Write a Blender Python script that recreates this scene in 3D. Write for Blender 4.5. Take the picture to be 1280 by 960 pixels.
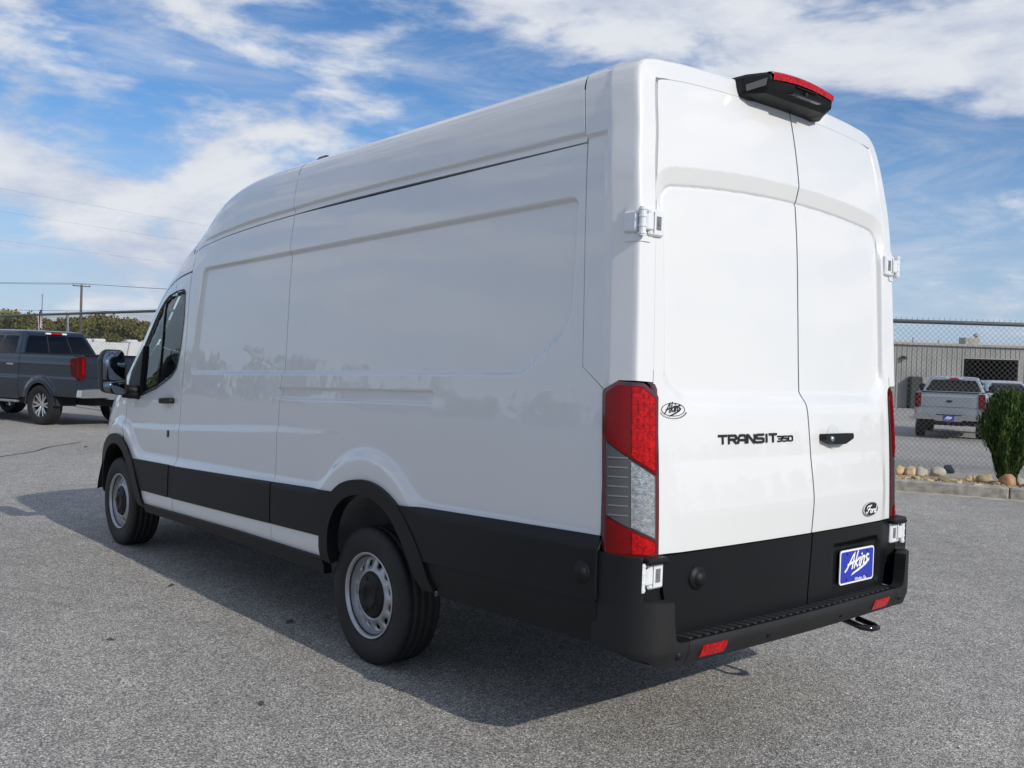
import bpy, math, random
import numpy as np
from mathutils import Matrix, Vector
random.seed(7); rng = np.random.RandomState(7)
for o in list(bpy.data.objects): bpy.data.objects.remove(o)
SC = bpy.context.scene
COL = SC.collection
R = math.radians

# ------------------------------------------------------------------ camera
cam = bpy.data.cameras.new('camera'); camo = bpy.data.objects.new('camera', cam); COL.objects.link(camo)
cam.sensor_fit = 'HORIZONTAL'; cam.sensor_width = 36.0; cam.lens = 36.0 * 1204.58 / 1280
cam.clip_start = .05; cam.clip_end = 5000
CP = Vector((-2.295, 3.689, 1.583))
Fv = Vector((.75635, -.653795, -.022057)); Rv = Vector((-.653003, -.756586, .03413)); Uv = Vector((.039, .01141, .999174))
camo.matrix_world = Matrix(((Rv.x, Uv.x, -Fv.x, CP.x), (Rv.y, Uv.y, -Fv.y, CP.y), (Rv.z, Uv.z, -Fv.z, CP.z), (0, 0, 0, 1)))
SC.camera = camo
SC.render.resolution_x = 1024; SC.render.resolution_y = 768
SC.view_settings.view_transform = 'Standard'; SC.view_settings.look = 'None'
SC.view_settings.exposure = 0.0; SC.view_settings.gamma = 1.0

# ------------------------------------------------------------------ sky and sun
SUN_EL, SUN_AZ = 29.5, 1.8          # light travels along +X, a hair towards +Y
W = bpy.data.worlds.new('World'); SC.world = W; W.use_nodes = True
nt = W.node_tree; nt.nodes.clear()
def nd(t, **k):
    n = nt.nodes.new(t)
    for a, b in k.items(): setattr(n, a, b)
    return n
def lk(a, b): nt.links.new(a, b)
def mth(op, a, b=None, c=None, clamp=False):
    n = nd('ShaderNodeMath', operation=op); n.use_clamp = clamp
    for i, v in enumerate((a, b, c)):
        if v is None: continue
        if isinstance(v, (int, float)): n.inputs[i].default_value = v
        else: lk(v, n.inputs[i])
    return n.outputs[0]
def sstep(v, a, b):
    n = nd('ShaderNodeMapRange', interpolation_type='SMOOTHSTEP'); lk(v, n.inputs[0])
    n.inputs[1].default_value = a; n.inputs[2].default_value = b
    return n.outputs[0]
out = nd('ShaderNodeOutputWorld'); bg = nd('ShaderNodeBackground'); lk(bg.outputs[0], out.inputs[0])
sky = nd('ShaderNodeTexSky', sky_type='NISHITA'); sky.sun_disc = False
sky.sun_elevation = R(SUN_EL); sky.sun_rotation = R(270 + SUN_AZ)
sky.air_density = 1.0; sky.dust_density = .6; sky.ozone_density = 2.0; sky.altitude = 250
geo = nd('ShaderNodeTexCoord')
sep = nd('ShaderNodeSeparateXYZ'); lk(geo.outputs['Generated'], sep.inputs[0])
zc = mth('MAXIMUM', sep.outputs[2], 0.0)
def vmap(off, scale):
    mp = nd('ShaderNodeMapping'); lk(geo.outputs['Generated'], mp.inputs[0])
    mp.inputs['Location'].default_value = off; mp.inputs['Scale'].default_value = scale
    return mp.outputs[0]
def noise(off, scale, detail, rough, dist=0.0):
    n = nd('ShaderNodeTexNoise'); lk(vmap(off, scale), n.inputs['Vector'])
    n.inputs['Scale'].default_value = 1; n.inputs['Detail'].default_value = detail
    n.inputs['Roughness'].default_value = rough; n.inputs['Distortion'].default_value = dist
    return n.outputs[0]
CLO = (.14, 4.76, .30)
big = noise(CLO, (2.9, 2.9, 8.0), 3, .55)                                  # where the banks of cloud lie
med = noise((CLO[0] + 3, CLO[1] + 5, CLO[2] + 1.2), (5.2, 5.2, 15.0), 9, .58, .15)   # their billows
cum = mth('ADD', mth('MULTIPLY', big, .54), mth('MULTIPLY', med, .56))
cumd = sstep(cum, .486, .600)
cir = noise((8.3, 2.2, 4.1), (3.5, 3.5, 19), 7, .66, .5)                  # thin broken veil
cird = mth('MULTIPLY', sstep(cir, .42, .72), .55)
hz = mth('MULTIPLY', sstep(sep.outputs[2], .27, .0), .80)                  # pale air low over the horizon
cov = mth('MAXIMUM', cumd, cird)
shade = noise((CLO[0] + 3.02, CLO[1] + 5.02, CLO[2] + 1.2 + .55), (5.2, 5.2, 15.0), 5, .55, .15)   # the same billows a step higher: tops lit, undersides grey
tone = mth('SUBTRACT', mth('MULTIPLY', med, 1.0), mth('MULTIPLY', shade, .62))
bright = mth('ADD', mth('MULTIPLY', sstep(tone, .06, .34), .36), .58)
ccol = nd('ShaderNodeMix', data_type='RGBA'); lk(bright, ccol.inputs['Factor'])
ccol.inputs[6].default_value = (.08, .20, .52, 1); ccol.inputs[7].default_value = (.89, .92, .96, 1)
vm = nd('ShaderNodeMix', data_type='RGBA', blend_type='MULTIPLY'); vm.inputs['Factor'].default_value = 1
SKY_K = .104
lk(sky.outputs[0], vm.inputs[6]); vm.inputs[7].default_value = (SKY_K * .61, SKY_K * .93, SKY_K * 1.24, 1)
hm = nd('ShaderNodeMix', data_type='RGBA'); lk(hz, hm.inputs['Factor']); lk(vm.outputs[2], hm.inputs[6]); hm.inputs[7].default_value = (.50, .62, .80, 1)
mx = nd('ShaderNodeMix', data_type='RGBA'); lk(cov, mx.inputs['Factor']); lk(hm.outputs[2], mx.inputs[6])
lk(ccol.outputs[2], mx.inputs[7])
lk(mx.outputs[2], bg.inputs[0]); bg.inputs[1].default_value = .90
sl = bpy.data.lights.new('sun', 'SUN'); slo = bpy.data.objects.new('sun', sl); COL.objects.link(slo)
sl.energy = 3.25; sl.angle = R(.55); sl.color = (1, .94, .84)
LD = Vector((math.cos(R(SUN_EL)) * math.cos(R(SUN_AZ)), math.cos(R(SUN_EL)) * math.sin(R(SUN_AZ)), -math.sin(R(SUN_EL))))
slo.rotation_euler = LD.to_track_quat('-Z', 'Y').to_euler(); slo.location = (-20, 0, 20)

# ------------------------------------------------------------------ materials
MATS = {}
def M(name, col, rough=.5, metal=0, coat=0, coat_rough=.03, spec=.5, noise_amt=0, noise_scale=8, bump=0, bump_scale=200,
      trans=0, ior=1.5, emit=None):
    if name in MATS: return MATS[name]
    m = bpy.data.materials.new(name); m.use_nodes = True; t = m.node_tree; b = t.nodes['Principled BSDF']
    b.inputs['Base Color'].default_value = (*col, 1); b.inputs['Roughness'].default_value = rough
    b.inputs['Metallic'].default_value = metal; b.inputs['Coat Weight'].default_value = coat
    b.inputs['Coat Roughness'].default_value = coat_rough; b.inputs['Specular IOR Level'].default_value = spec
    b.inputs['Transmission Weight'].default_value = trans; b.inputs['IOR'].default_value = ior
    tc = t.nodes.new('ShaderNodeTexCoord')
    if noise_amt:
        n = t.nodes.new('ShaderNodeTexNoise'); n.inputs['Scale'].default_value = noise_scale; n.inputs['Detail'].default_value = 6
        t.links.new(tc.outputs['Object'], n.inputs['Vector'])
        r = t.nodes.new('ShaderNodeMapRange'); r.inputs[1].default_value = .3; r.inputs[2].default_value = .7
        r.inputs[3].default_value = 1 - noise_amt; r.inputs[4].default_value = 1 + noise_amt
        t.links.new(n.outputs[0], r.inputs[0])
        v = t.nodes.new('ShaderNodeVectorMath'); v.operation = 'SCALE'; v.inputs[0].default_value = col
        t.links.new(r.outputs[0], v.inputs['Scale']); t.links.new(v.outputs[0], b.inputs['Base Color'])
    if bump:
        n2 = t.nodes.new('ShaderNodeTexNoise'); n2.inputs['Scale'].default_value = bump_scale; n2.inputs['Detail'].default_value = 3
        t.links.new(tc.outputs['Object'], n2.inputs['Vector'])
        bp = t.nodes.new('ShaderNodeBump'); bp.inputs['Strength'].default_value = bump; bp.inputs['Distance'].default_value = .002
        t.links.new(n2.outputs[0], bp.inputs['Height']); t.links.new(bp.outputs[0], b.inputs['Normal'])
    if emit:
        b.inputs['Emission Color'].default_value = (*emit[:3], 1); b.inputs['Emission Strength'].default_value = emit[3]
    MATS[name] = m; return m
def glass_mat(name, tint, refl=1.0, rough=0.0):
    m = bpy.data.materials.new(name); m.use_nodes = True; t = m.node_tree; t.nodes.clear()
    o = t.nodes.new('ShaderNodeOutputMaterial'); mixs = t.nodes.new('ShaderNodeMixShader')
    tr = t.nodes.new('ShaderNodeBsdfTransparent'); tr.inputs[0].default_value = (*tint, 1)
    gl = t.nodes.new('ShaderNodeBsdfGlossy'); gl.inputs['Roughness'].default_value = rough; gl.inputs[0].default_value = (refl, refl, refl, 1)
    fr = t.nodes.new('ShaderNodeFresnel'); fr.inputs[0].default_value = 1.45
    t.links.new(fr.outputs[0], mixs.inputs[0]); t.links.new(tr.outputs[0], mixs.inputs[1]); t.links.new(gl.outputs[0], mixs.inputs[2])
    t.links.new(mixs.outputs[0], o.inputs[0]); MATS[name] = m; return m
PAINT = M('white_paint', (.71, .715, .72), .32, coat=1, coat_rough=.02, noise_amt=.012, noise_scale=1.5)
def wavy(m, scale, dist):
    t = m.node_tree; b = t.nodes['Principled BSDF']; tc = t.nodes.new('ShaderNodeTexCoord'); n = t.nodes.new('ShaderNodeTexNoise')
    n.inputs['Scale'].default_value = scale; n.inputs['Detail'].default_value = 2; t.links.new(tc.outputs['Object'], n.inputs['Vector'])
    bp = t.nodes.new('ShaderNodeBump'); bp.inputs['Strength'].default_value = 1; bp.inputs['Distance'].default_value = dist
    t.links.new(n.outputs[0], bp.inputs['Height']); t.links.new(bp.outputs[0], b.inputs['Normal']); t.links.new(bp.outputs[0], b.inputs['Coat Normal'])
wavy(PAINT, 3.2, .0022)                 # slight sheet-metal waviness
PLAS = M('black_plastic', (.0058, .0068, .008), .5, spec=.28, noise_amt=.15, noise_scale=3, bump=.25, bump_scale=900)
TRIMP = M('smooth_black_plastic', (.0055, .006, .0075), .36, spec=.28, noise_amt=.15, noise_scale=3)
BUMP = M('bumper_plastic', (.0125, .0128, .0138), .6, spec=.32, noise_amt=.2, noise_scale=4, bump=.3, bump_scale=900)
DGL = M('dark_window', (.003, .004, .006), .04, spec=.35)
PLASG = M('gloss_black', (.008, .008, .009), .12)
RUB = M('tyre_rubber', (.010, .010, .011), .68, noise_amt=.3, noise_scale=14, bump=.2, bump_scale=400)
STEEL = M('silver_wheel', (.42, .43, .45), .38, metal=.75, noise_amt=.06, noise_scale=9)
DARK = M('dark_cavity', (.012, .012, .013), .8)
WELL = M('wheelhouse_primer', (.20, .205, .21), .6, noise_amt=.2, noise_scale=7)
REDL = M('red_lens', (.17, .0015, .003), .14, spec=.3, noise_amt=.1, noise_scale=30)
REDB = M('red_lens_bright', (.40, .003, .004), .12, spec=.3, noise_amt=.5, noise_scale=70, bump=.5, bump_scale=160)
REDD = M('dark_red_rim', (.10, .004, .008), .12, coat=1)
CLRL = M('clear_lens_reflector', (.55, .56, .57), .12, metal=.85, noise_amt=.35, noise_scale=60, bump=1.0, bump_scale=110)
HINGE = M('hinge_zinc_white', (.72, .74, .77), .3, coat=.6, noise_amt=.05, noise_scale=40)
CHROME = M('chrome', (.75, .76, .78), .08, metal=1)
MIRR = M('mirror_glass', (.20, .23, .28), .02, metal=1)
GLASS = glass_mat('side_glass', (.74, .90, .86))
PRIV = glass_mat('privacy_glass', (.05, .06, .07))
INTR = M('interior_grey', (.045, .046, .05), .75, noise_amt=.2, noise_scale=6)
PLATEB = M('plate_blue', (.012, .03, .40), .3, coat=.5)
WHT = M('white_print', (.82, .82, .82), .4)
BLKP = M('black_print', (.012, .012, .014), .25)

# ------------------------------------------------------------------ mesh helpers
def mesh_obj(name, V, F, mat, parent=None, N=None, smooth=True, label=None, cat=None, group=None, kind=None):
    me = bpy.data.meshes.new(name); V = np.asarray(V, float).reshape(-1, 3)
    me.from_pydata(V.tolist(), [], [list(map(int, f)) for f in F]); me.update()
    if smooth: me.polygons.foreach_set('use_smooth', np.ones(len(me.polygons), bool))
    if N is not None: me.normals_split_custom_set_from_vertices(np.asarray(N).tolist())
    if mat: me.materials.append(mat)
    o = bpy.data.objects.new(name, me); COL.objects.link(o)
    if parent: o.parent = parent
    tag(o, label, cat, group, kind)
    return o
def tag(o, label=None, cat=None, group=None, kind=None):
    if label: o['label'] = label
    if cat: o['category'] = cat
    if group: o['group'] = group
    if kind: o['kind'] = kind
    return o
def thing(name, loc, label, cat, group=None, rz=0):
    o = bpy.data.objects.new(name, None); COL.objects.link(o); o.location = loc; o.rotation_euler.z = rz
    o.empty_display_size = .2
    return tag(o, label, cat, group)
def flipy(V, F, N=None):
    V = np.array(V, float).copy(); V[:, 1] *= -1; F = [f[::-1] for f in F]
    if N is not None: N = np.array(N).copy(); N[:, 1] *= -1
    return V, F, N
def clip(poly, ax, v, sg):
    o = []; n = len(poly)
    if not n: return o
    p = poly[-1]; pd = (p[ax] - v) * sg
    for c in poly:
        d = (c[ax] - v) * sg
        if (d >= 0) != (pd >= 0):
            t = pd / (pd - d); q = [p[0] + (c[0] - p[0]) * t, p[1] + (c[1] - p[1]) * t]; q[ax] = v; o.append((q[0], q[1]))
        if d >= 0: o.append(c)
        p, pd = c, d
    return o
def area(p):
    a = np.asarray(p); x, y = a[:, 0], a[:, 1]; return .5 * float(np.sum(x * np.roll(y, -1) - np.roll(x, -1) * y))
def rnd(pts, n=6):
    """polygon with corners rounded: pts (a, b, radius)"""
    o = []; m = len(pts)
    for i in range(m):
        p = np.array(pts[i][:2], float); r = pts[i][2] if len(pts[i]) > 2 else 0
        if r <= 0: o.append(tuple(p)); continue
        a = np.array(pts[i - 1][:2], float) - p; b = np.array(pts[(i + 1) % m][:2], float) - p
        la, lb = np.linalg.norm(a), np.linalg.norm(b); a /= la; b /= lb
        ang = math.acos(max(-1, min(1, float(a @ b)))); d = min(r / max(math.tan(ang / 2), 1e-3), la * .49, lb * .49)
        p0, p2 = p + a * d, p + b * d
        for k in range(n + 1):
            t = k / n; o.append(tuple((1 - t) ** 2 * p0 + 2 * t * (1 - t) * p + t * t * p2))
    return o
def inset(poly, d):
    """offset a polygon inwards by d"""
    p = np.asarray(poly, float)
    if area(p) < 0: p = p[::-1]
    keep = [i for i in range(len(p)) if np.linalg.norm(p[i] - p[i - 1]) > 1e-6]; p = p[keep]
    e = np.roll(p, -1, 0) - p; e /= np.linalg.norm(e, axis=1)[:, None]
    n = np.stack([-e[:, 1], e[:, 0]], 1); n0 = np.roll(n, 1, 0); b = n + n0
    b /= np.maximum((b * n).sum(1), .35)[:, None]
    return [tuple(q) for q in p + b * d]
def smooth_line(pts, n=8):
    p = np.asarray(pts, float); o = []
    for i in range(len(p) - 1):
        p0 = p[max(i - 1, 0)]; p1 = p[i]; p2 = p[i + 1]; p3 = p[min(i + 2, len(p) - 1)]
        for k in range(n):
            t = k / n
            o.append(tuple(.5 * (2 * p1 + (p2 - p0) * t + (2 * p0 - 5 * p1 + 4 * p2 - p3) * t * t + (3 * p1 - p0 - 3 * p2 + p3) * t ** 3)))
    o.append(tuple(p[-1])); return o
def lines(lo, hi, st, fine=()):
    s = set(np.round(np.arange(math.floor(lo / st) * st, hi + st, st), 5).tolist())
    for a, b, f in fine:
        s = {v for v in s if not (a < v < b)}; s |= set(np.round(np.arange(a, b + f / 2, f), 5).tolist())
    s = [v for v in sorted(s) if lo + 1e-5 < v < hi - 1e-5]; return [lo] + s + [hi]
def panel(outl, lift, st=.02, sg=1, flange=.02, fa=(), fb=(), off=0.0, edge=0.0, stb=None, hole=None):
    """a sheet over the 2-D outline, lifted to 3-D by lift(a, b); edges folded back by flange"""
    poly = [(float(a), float(b)) for a, b in outl]
    if area(poly) < 0: poly = poly[::-1]
    A = [p[0] for p in poly]; B = [p[1] for p in poly]
    ga = lines(min(A), max(A), st, fa); gb = lines(min(B), max(B), stb or st, fb)
    key = {}; uv = []; faces = []
    def vid(p):
        k = (round(p[0], 5), round(p[1], 5))
        if k not in key: key[k] = len(uv); uv.append(p)
        return key[k]
    rest = poly
    for i in range(len(ga) - 1):
        colp = clip(rest, 0, ga[i + 1], -1) if i < len(ga) - 2 else rest
        if i < len(ga) - 2: rest = clip(rest, 0, ga[i + 1], 1)
        if len(colp) < 3: continue
        bl = min(p[1] for p in colp); bh = max(p[1] for p in colp); r2 = colp
        for j in range(len(gb) - 1):
            if gb[j + 1] <= bl: continue
            if gb[j] >= bh: break
            last = gb[j + 1] >= bh
            cell = r2 if last else clip(r2, 1, gb[j + 1], -1)
            if not last: r2 = clip(r2, 1, gb[j + 1], 1)
            if len(cell) < 3: continue
            ids = []
            for p in cell:
                v = vid(p)
                if not ids or ids[-1] != v: ids.append(v)
            if len(ids) > 1 and ids[0] == ids[-1]: ids.pop()
            if len(ids) < 3 or len(set(ids)) != len(ids):
                ids2 = []
                [ids2.append(v) for v in ids if v not in ids2]; ids = ids2
                if len(ids) < 3: continue
            if abs(area([uv[v] for v in ids])) < 1e-9: continue
            faces.append(ids)
    U = np.array(uv); a, b = U[:, 0], U[:, 1]; h = .0015
    if hole is not None:
        C = np.array([U[f].mean(0) for f in faces]); ok = sdf(hole, C[:, 0], C[:, 1]) > -.002; faces = [f for f, k in zip(faces, ok) if k]
    P = lift(a, b); n = np.cross(lift(a + h, b) - lift(a - h, b), lift(a, b + h) - lift(a, b - h)) * sg
    n /= np.maximum(np.linalg.norm(n, axis=1), 1e-12)[:, None]
    P = P + n * off
    if sg < 0: faces = [f[::-1] for f in faces]
    V, N = [P], [n]
    if flange:
        cnt = {}
        for f in faces:
            for k in range(len(f)):
                e = (f[k], f[(k + 1) % len(f)]); cnt[e] = 1
        bd = [e for e in cnt if (e[1], e[0]) not in cnt]
        en = {}
        for u, v in bd:
            t = P[v] - P[u]; l = np.linalg.norm(t)
            if l < 1e-9: continue
            q = np.cross(t / l, n[u]); 
            for w in (u, v): en[w] = en.get(w, 0) + q
        m0 = len(P); idx = {}; V2 = []; N2 = []; V3 = []
        for w, q in en.items():
            q = q / max(np.linalg.norm(q), 1e-9); idx[w] = len(V2); V2.append(P[w]); N2.append(q); V3.append(P[w] - n[w] * flange)
        c = len(V2); V += [np.array(V2), np.array(V3)]; N += [np.array(N2), np.array(N2)]
        for u, v in bd:
            if u in idx and v in idx and u != v:
                faces.append([m0 + idx[v], m0 + idx[u], m0 + c + idx[u], m0 + c + idx[v]])
    return np.concatenate(V), faces, np.concatenate(N)
def box(x0, x1, y0, y1, z0, z1, bev=0.0):
    """box with chamfered edges"""
    b = min(bev, abs(x1 - x0) / 2.01, abs(y1 - y0) / 2.01, abs(z1 - z0) / 2.01)
    if b <= 0:
        V = [(x, y, z) for x in (x0, x1) for y in (y0, y1) for z in (z0, z1)]
        return V, [[0, 1, 3, 2], [4, 6, 7, 5], [0, 4, 5, 1], [2, 3, 7, 6], [0, 2, 6, 4], [1, 5, 7, 3]]
    V = []; ix = {}
    for i, x in enumerate((x0, x1)):
        for j, y in enumerate((y0, y1)):
            for k, z in enumerate((z0, z1)):
                sx, sy, sz = (1 - 2 * i) * b, (1 - 2 * j) * b, (1 - 2 * k) * b
                for a, d in enumerate(((0, sy, sz), (sx, 0, sz), (sx, sy, 0))):
                    ix[i, j, k, a] = len(V); V.append((x + d[0], y + d[1], z + d[2]))
    F = []
    for s in (0, 1):
        q = [[s, 0, 0], [s, 1, 0], [s, 1, 1], [s, 0, 1]]
        for a in range(3):
            f = [ix[(*[c[(m - a) % 3] for m in range(3)], a)] for c in q]
            F.append(f if s else f[::-1])
    for a in range(3):
        a1, a2 = (a + 1) % 3, (a + 2) % 3
        for s in (0, 1):
            for t in (0, 1):
                c = [0, 0, 0]; c[a1] = s; c[a2] = t; c0 = list(c); c1 = list(c); c1[a] = 1
                f = [ix[(*c0, a1)], ix[(*c1, a1)], ix[(*c1, a2)], ix[(*c0, a2)]]
                F.append(f if (s == t) else f[::-1])
    for i in (0, 1):
        for j in (0, 1):
            for k in (0, 1):
                f = [ix[i, j, k, 0], ix[i, j, k, 1], ix[i, j, k, 2]]
                F.append(f if (i + j + k) % 2 else f[::-1])
    return V, F
def cat(*parts):
    V = []; F = []
    for v, f in parts:
        o = len(V); V += [tuple(q) for q in v]; F += [[i + o for i in g] for g in f]
    return V, F
def tube(pts, r, n=8, cap=True):
    P = [Vector(p) for p in pts]; V = []; F = []; rr = r if isinstance(r, (list, tuple)) else [r] * len(P)
    ref = Vector((0, 0, 1))
    for i, p in enumerate(P):
        t = (P[min(i + 1, len(P) - 1)] - P[max(i - 1, 0)]).normalized()
        s = t.cross(ref if abs(t.z) < .95 else Vector((1, 0, 0))).normalized(); u = s.cross(t)
        for k in range(n):
            a = 2 * math.pi * k / n; V.append(tuple(p + (s * math.cos(a) + u * math.sin(a)) * rr[i]))
    for i in range(len(P) - 1):
        for k in range(n):
            F.append([i * n + k, i * n + (k + 1) % n, (i + 1) * n + (k + 1) % n, (i + 1) * n + k])
    if cap: F += [list(range(n))[::-1], [(len(P) - 1) * n + k for k in range(n)]]
    return V, F
def lathe(prof, n=48, axis='y', c=(0, 0, 0)):
    """profile (axial, radius) turned round an axis"""
    V = []; F = []
    for a, r in prof:
        for k in range(n):
            t = 2 * math.pi * k / n; u, w = r * math.cos(t), r * math.sin(t)
            q = (u, a, w) if axis == 'y' else ((a, u, w) if axis == 'x' else (u, w, a))
            V.append((q[0] + c[0], q[1] + c[1], q[2] + c[2]))
    fl = axis == 'y'
    for i in range(len(prof) - 1):
        for k in range(n):
            f = [i * n + k, i * n + (k + 1) % n, (i + 1) * n + (k + 1) % n, (i + 1) * n + k]
            F.append(f if fl else f[::-1])
    return V, F
def prism(poly, lift2, d):
    """closed outline pushed out: lift2(a,b,h) -> 3-D"""
    n = len(poly); V = [lift2(a, b, 0) for a, b in poly] + [lift2(a, b, d) for a, b in poly]
    F = [list(range(n))[::-1], list(range(n, 2 * n))] + [[i, (i + 1) % n, n + (i + 1) % n, n + i] for i in range(n)]
    return V, F
def ribbon(strokes, w, closed=()):
    """letters as flat strokes of width w in 2-D -> verts, faces"""
    V = []; F = []
    for s in strokes:
        p = np.asarray(s, float); n = len(p)
        if n < 2: continue
        for i in range(n):
            e0 = p[i] - p[i - 1] if i else p[1] - p[0]; e1 = p[i + 1] - p[i] if i < n - 1 else e0
            e0 = e0 / max(np.linalg.norm(e0), 1e-9); e1 = e1 / max(np.linalg.norm(e1), 1e-9)
            n0 = np.array([-e0[1], e0[0]]); n1 = np.array([-e1[1], e1[0]]); b = n0 + n1; b = b / max(np.linalg.norm(b), 1e-6)
            k = 1 / max(b @ n0, .5); q = p[i].copy()
            if i == 0: q = q - e1 * w * .35
            if i == n - 1: q = q + e0 * w * .35
            dz = 1.2e-4 * (len(V) and strokes.index(s) or 0); V += [(*(q + b * k * w / 2), dz), (*(q - b * k * w / 2), dz)]
        o = len(V) - 2 * n
        F += [[o + 2 * i, o + 2 * i + 1, o + 2 * i + 3, o + 2 * i + 2] for i in range(n - 1)]
    return V, F
def ss(v, a, b):
    t = np.clip((np.asarray(v, float) - a) / (b - a), 0, 1); return t * t * (3 - 2 * t)
def hermite(xs, ys, x, m1=None):
    xs = np.asarray(xs, float); ys = np.asarray(ys, float); m = np.gradient(ys, xs)
    if m1 is not None: m[-1] = m1
    i = np.clip(np.searchsorted(xs, x) - 1, 0, len(xs) - 2); h = xs[i + 1] - xs[i]; t = np.clip((x - xs[i]) / h, 0, 1)
    return (2 * t ** 3 - 3 * t * t + 1) * ys[i] + (t ** 3 - 2 * t * t + t) * h * m[i] + (-2 * t ** 3 + 3 * t * t) * ys[i + 1] + (t ** 3 - t * t) * h * m[i + 1]
def sdf(poly, x, z):
    """signed distance to polygon, negative inside"""
    p = np.asarray(poly, float); d = np.full(np.shape(x), 1e9); ins = np.zeros(np.shape(x), bool)
    for i in range(len(p)):
        a, b = p[i - 1], p[i]; e = b - a; l = e @ e
        if l < 1e-12: continue
        t = np.clip(((x - a[0]) * e[0] + (z - a[1]) * e[1]) / l, 0, 1)
        d = np.minimum(d, (x - a[0] - t * e[0]) ** 2 + (z - a[1] - t * e[1]) ** 2)
        if a[1] != b[1]:
            c = (a[1] > z) != (b[1] > z); ins ^= c & (x < (b[0] - a[0]) * (z - a[1]) / (b[1] - a[1]) + a[0])
    d = np.sqrt(d); return np.where(ins, -d, d)
def smin(a, b, k):
    h = np.clip(.5 + .5 * (b - a) / k, 0, 1); return b * (1 - h) + a * h - k * h * (1 - h)

# ------------------------------------------------------------------ cargo van (X forward from the rear bumper, Y left)
VAN = thing('cargo_van', (0, 0, 0), 'long white high roof cargo van with black lower trim and blue dealer plate', 'van')
RAKE = .028
def rk(x): return RAKE * (5.68 - x)
TZ = [.2, .5, .8, 1.1, 1.39, 1.62, 2.0, 2.24, 2.36, 2.50, 2.58]
TY = [.985, .995, 1.0, 1.0, .988, .98, .966, .945, .929, .914, .899]
HX = [0, 2.8, 3.32, 3.76, 3.99, 4.19, 4.43, 4.69, 4.96, 5.21, 5.47, 5.60, 5.75, 5.90, 6.10, 6.30, 6.50, 6.75]
HZ = [2.622, 2.643, 2.645, 2.615, 2.561, 2.474, 2.343, 2.222, 2.07, 1.888, 1.645, 1.525, 1.395, 1.29, 1.22, 1.15, 1.06, .95]
RYZ = np.array([(.899, 2.58), (.882, 2.625), (.853, 2.657), (.80, 2.678), (.70, 2.692), (.50, 2.703), (.25, 2.709), (0, 2.711)])
RS = np.concatenate([[0], np.cumsum(np.linalg.norm(np.diff(RYZ, axis=0), axis=1))]); RL = RS[-1]
def Hz(x): return hermite(HX, HZ, x)
def pf(x):
    u = np.clip((x - 5.0) / 1.72, 0, .9999); return (1 - u ** 3.4) ** (1 / 3.4)
def yt(x): return 1 - .055 * ss(x, 4.2, 5.7)
def zmax(x): return Hz(x) - .065
def tys(z): return hermite(TZ, TY, np.clip(z, .2, 2.58), -.33)
def base(x, z):
    zm = zmax(x); zn = np.clip(2.58 - (zm - z), 2.36, 2.58)
    y = tys(np.minimum(z, 2.36)) - (.929 - tys(zn))
    return y * (1 - (1 - yt(x)) * ss(z, .9, 1.9)) * pf(x)
def dome(x): return .20 * ss(x, 3.6, 5.6)
def roof(x, t):
    s = t * RL; y0 = np.interp(s, RS, RYZ[:, 0]); z0 = np.interp(s, RS, RYZ[:, 1])
    y0 = hermite(RS, RYZ[:, 0], s); z0 = hermite(RS, RYZ[:, 1], s)
    y = y0 / .899 * base(x, zmax(x)); z = z0 - 2.645 + Hz(x) + dome(x) * (1 - (y0 / .899) ** 2)
    z = z + .008 * gstep(x, np.full(np.shape(x), 2.5)) / .014 * (1 - ss(t, .0, .3)) * 0
    y = y + gstep(x, np.full(np.shape(x), 9.0)) * (1 - ss(t, 0, .25))
    return np.stack([x, y, z + rk(x)], -1)
def zg(x): return hermite([0, 2.9, 3.5, 4.06, 4.34, 4.7, 5.5, 7], [2.352, 2.362, 2.347, 2.315, 2.285, 2.15, 1.9, 1.4], np.asarray(x, float))
def gstep(x, z): return .015 * ss(z - zg(x), .004, .026) * (1 - ss(x, 4.0, 4.42))
RECP = rnd([(4.262, 1.385, .05), (4.165, 2.125, .07), (.485, 2.122, .06), (.478, 1.60, .16), (.78, 1.388, .16)], 8)
HAND = rnd([(1.40, 1.248, .02), (2.96, 1.240, .0), (2.96, 1.316, .0), (1.39, 1.322, .02)])
def sdisp(x, z):
    d = -.021 * ss(-sdf(RECP, x, z), 0, .024)
    d = d - .018 * ss(-sdf(HAND, x, z), 0, .016)
    c1 = np.interp(x, [2.0, 2.9, 4.45, 5.6], [1.10, 1.092, 1.03, 1.00])
    d = d + np.interp(x, [1.9, 2.9, 3.2, 5.2, 5.7], [.0, .007, .011, .011, .004]) * (1 - ss(z, c1 - .055, c1 + .005))
    band = z - np.interp(x, [0, 5.3], [.792, .80])
    ar = np.hypot(x - 1.93, z - .43) - .588; af = np.hypot(x - 5.61, (z - .45)) - .60
    b = smin(smin(band, ar, .09), af, .09)
    d = d + .026 * ss(-b, -.005, .072)
    d = d - .03 * (1 - ss(z, .32, .46)) + gstep(x, z)
    return d
def side(x, z):
    x = np.asarray(x, float); z = np.asarray(z, float)
    return np.stack([x, base(x, z) + sdisp(x, z), z + rk(x)], -1)
def both(name, VFN, mat=None, parent=VAN, label=None):
    mat = mat or PAINT
    V, F, N = VFN; fl_ = flipy(V, F, N); a = mesh_obj(name, V, F, mat, parent, N); b = mesh_obj(name, fl_[0], fl_[1], mat, parent, fl_[2])
    return a, b
G = .0045
# rear face
RZ = [.2, .55, .70, 1.1, 1.35, 1.7, 2.04, 2.4, 2.56, 2.65, 2.75]
RX = [.082, .080, .082, .100, .120, .140, .162, .208, .242, .266, .292]
def r0(z): return hermite(RZ, RX, z)
def rr(y, z): return r0(z) + .032 * ((np.abs(y) / .9) ** 2 - 1)
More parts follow.
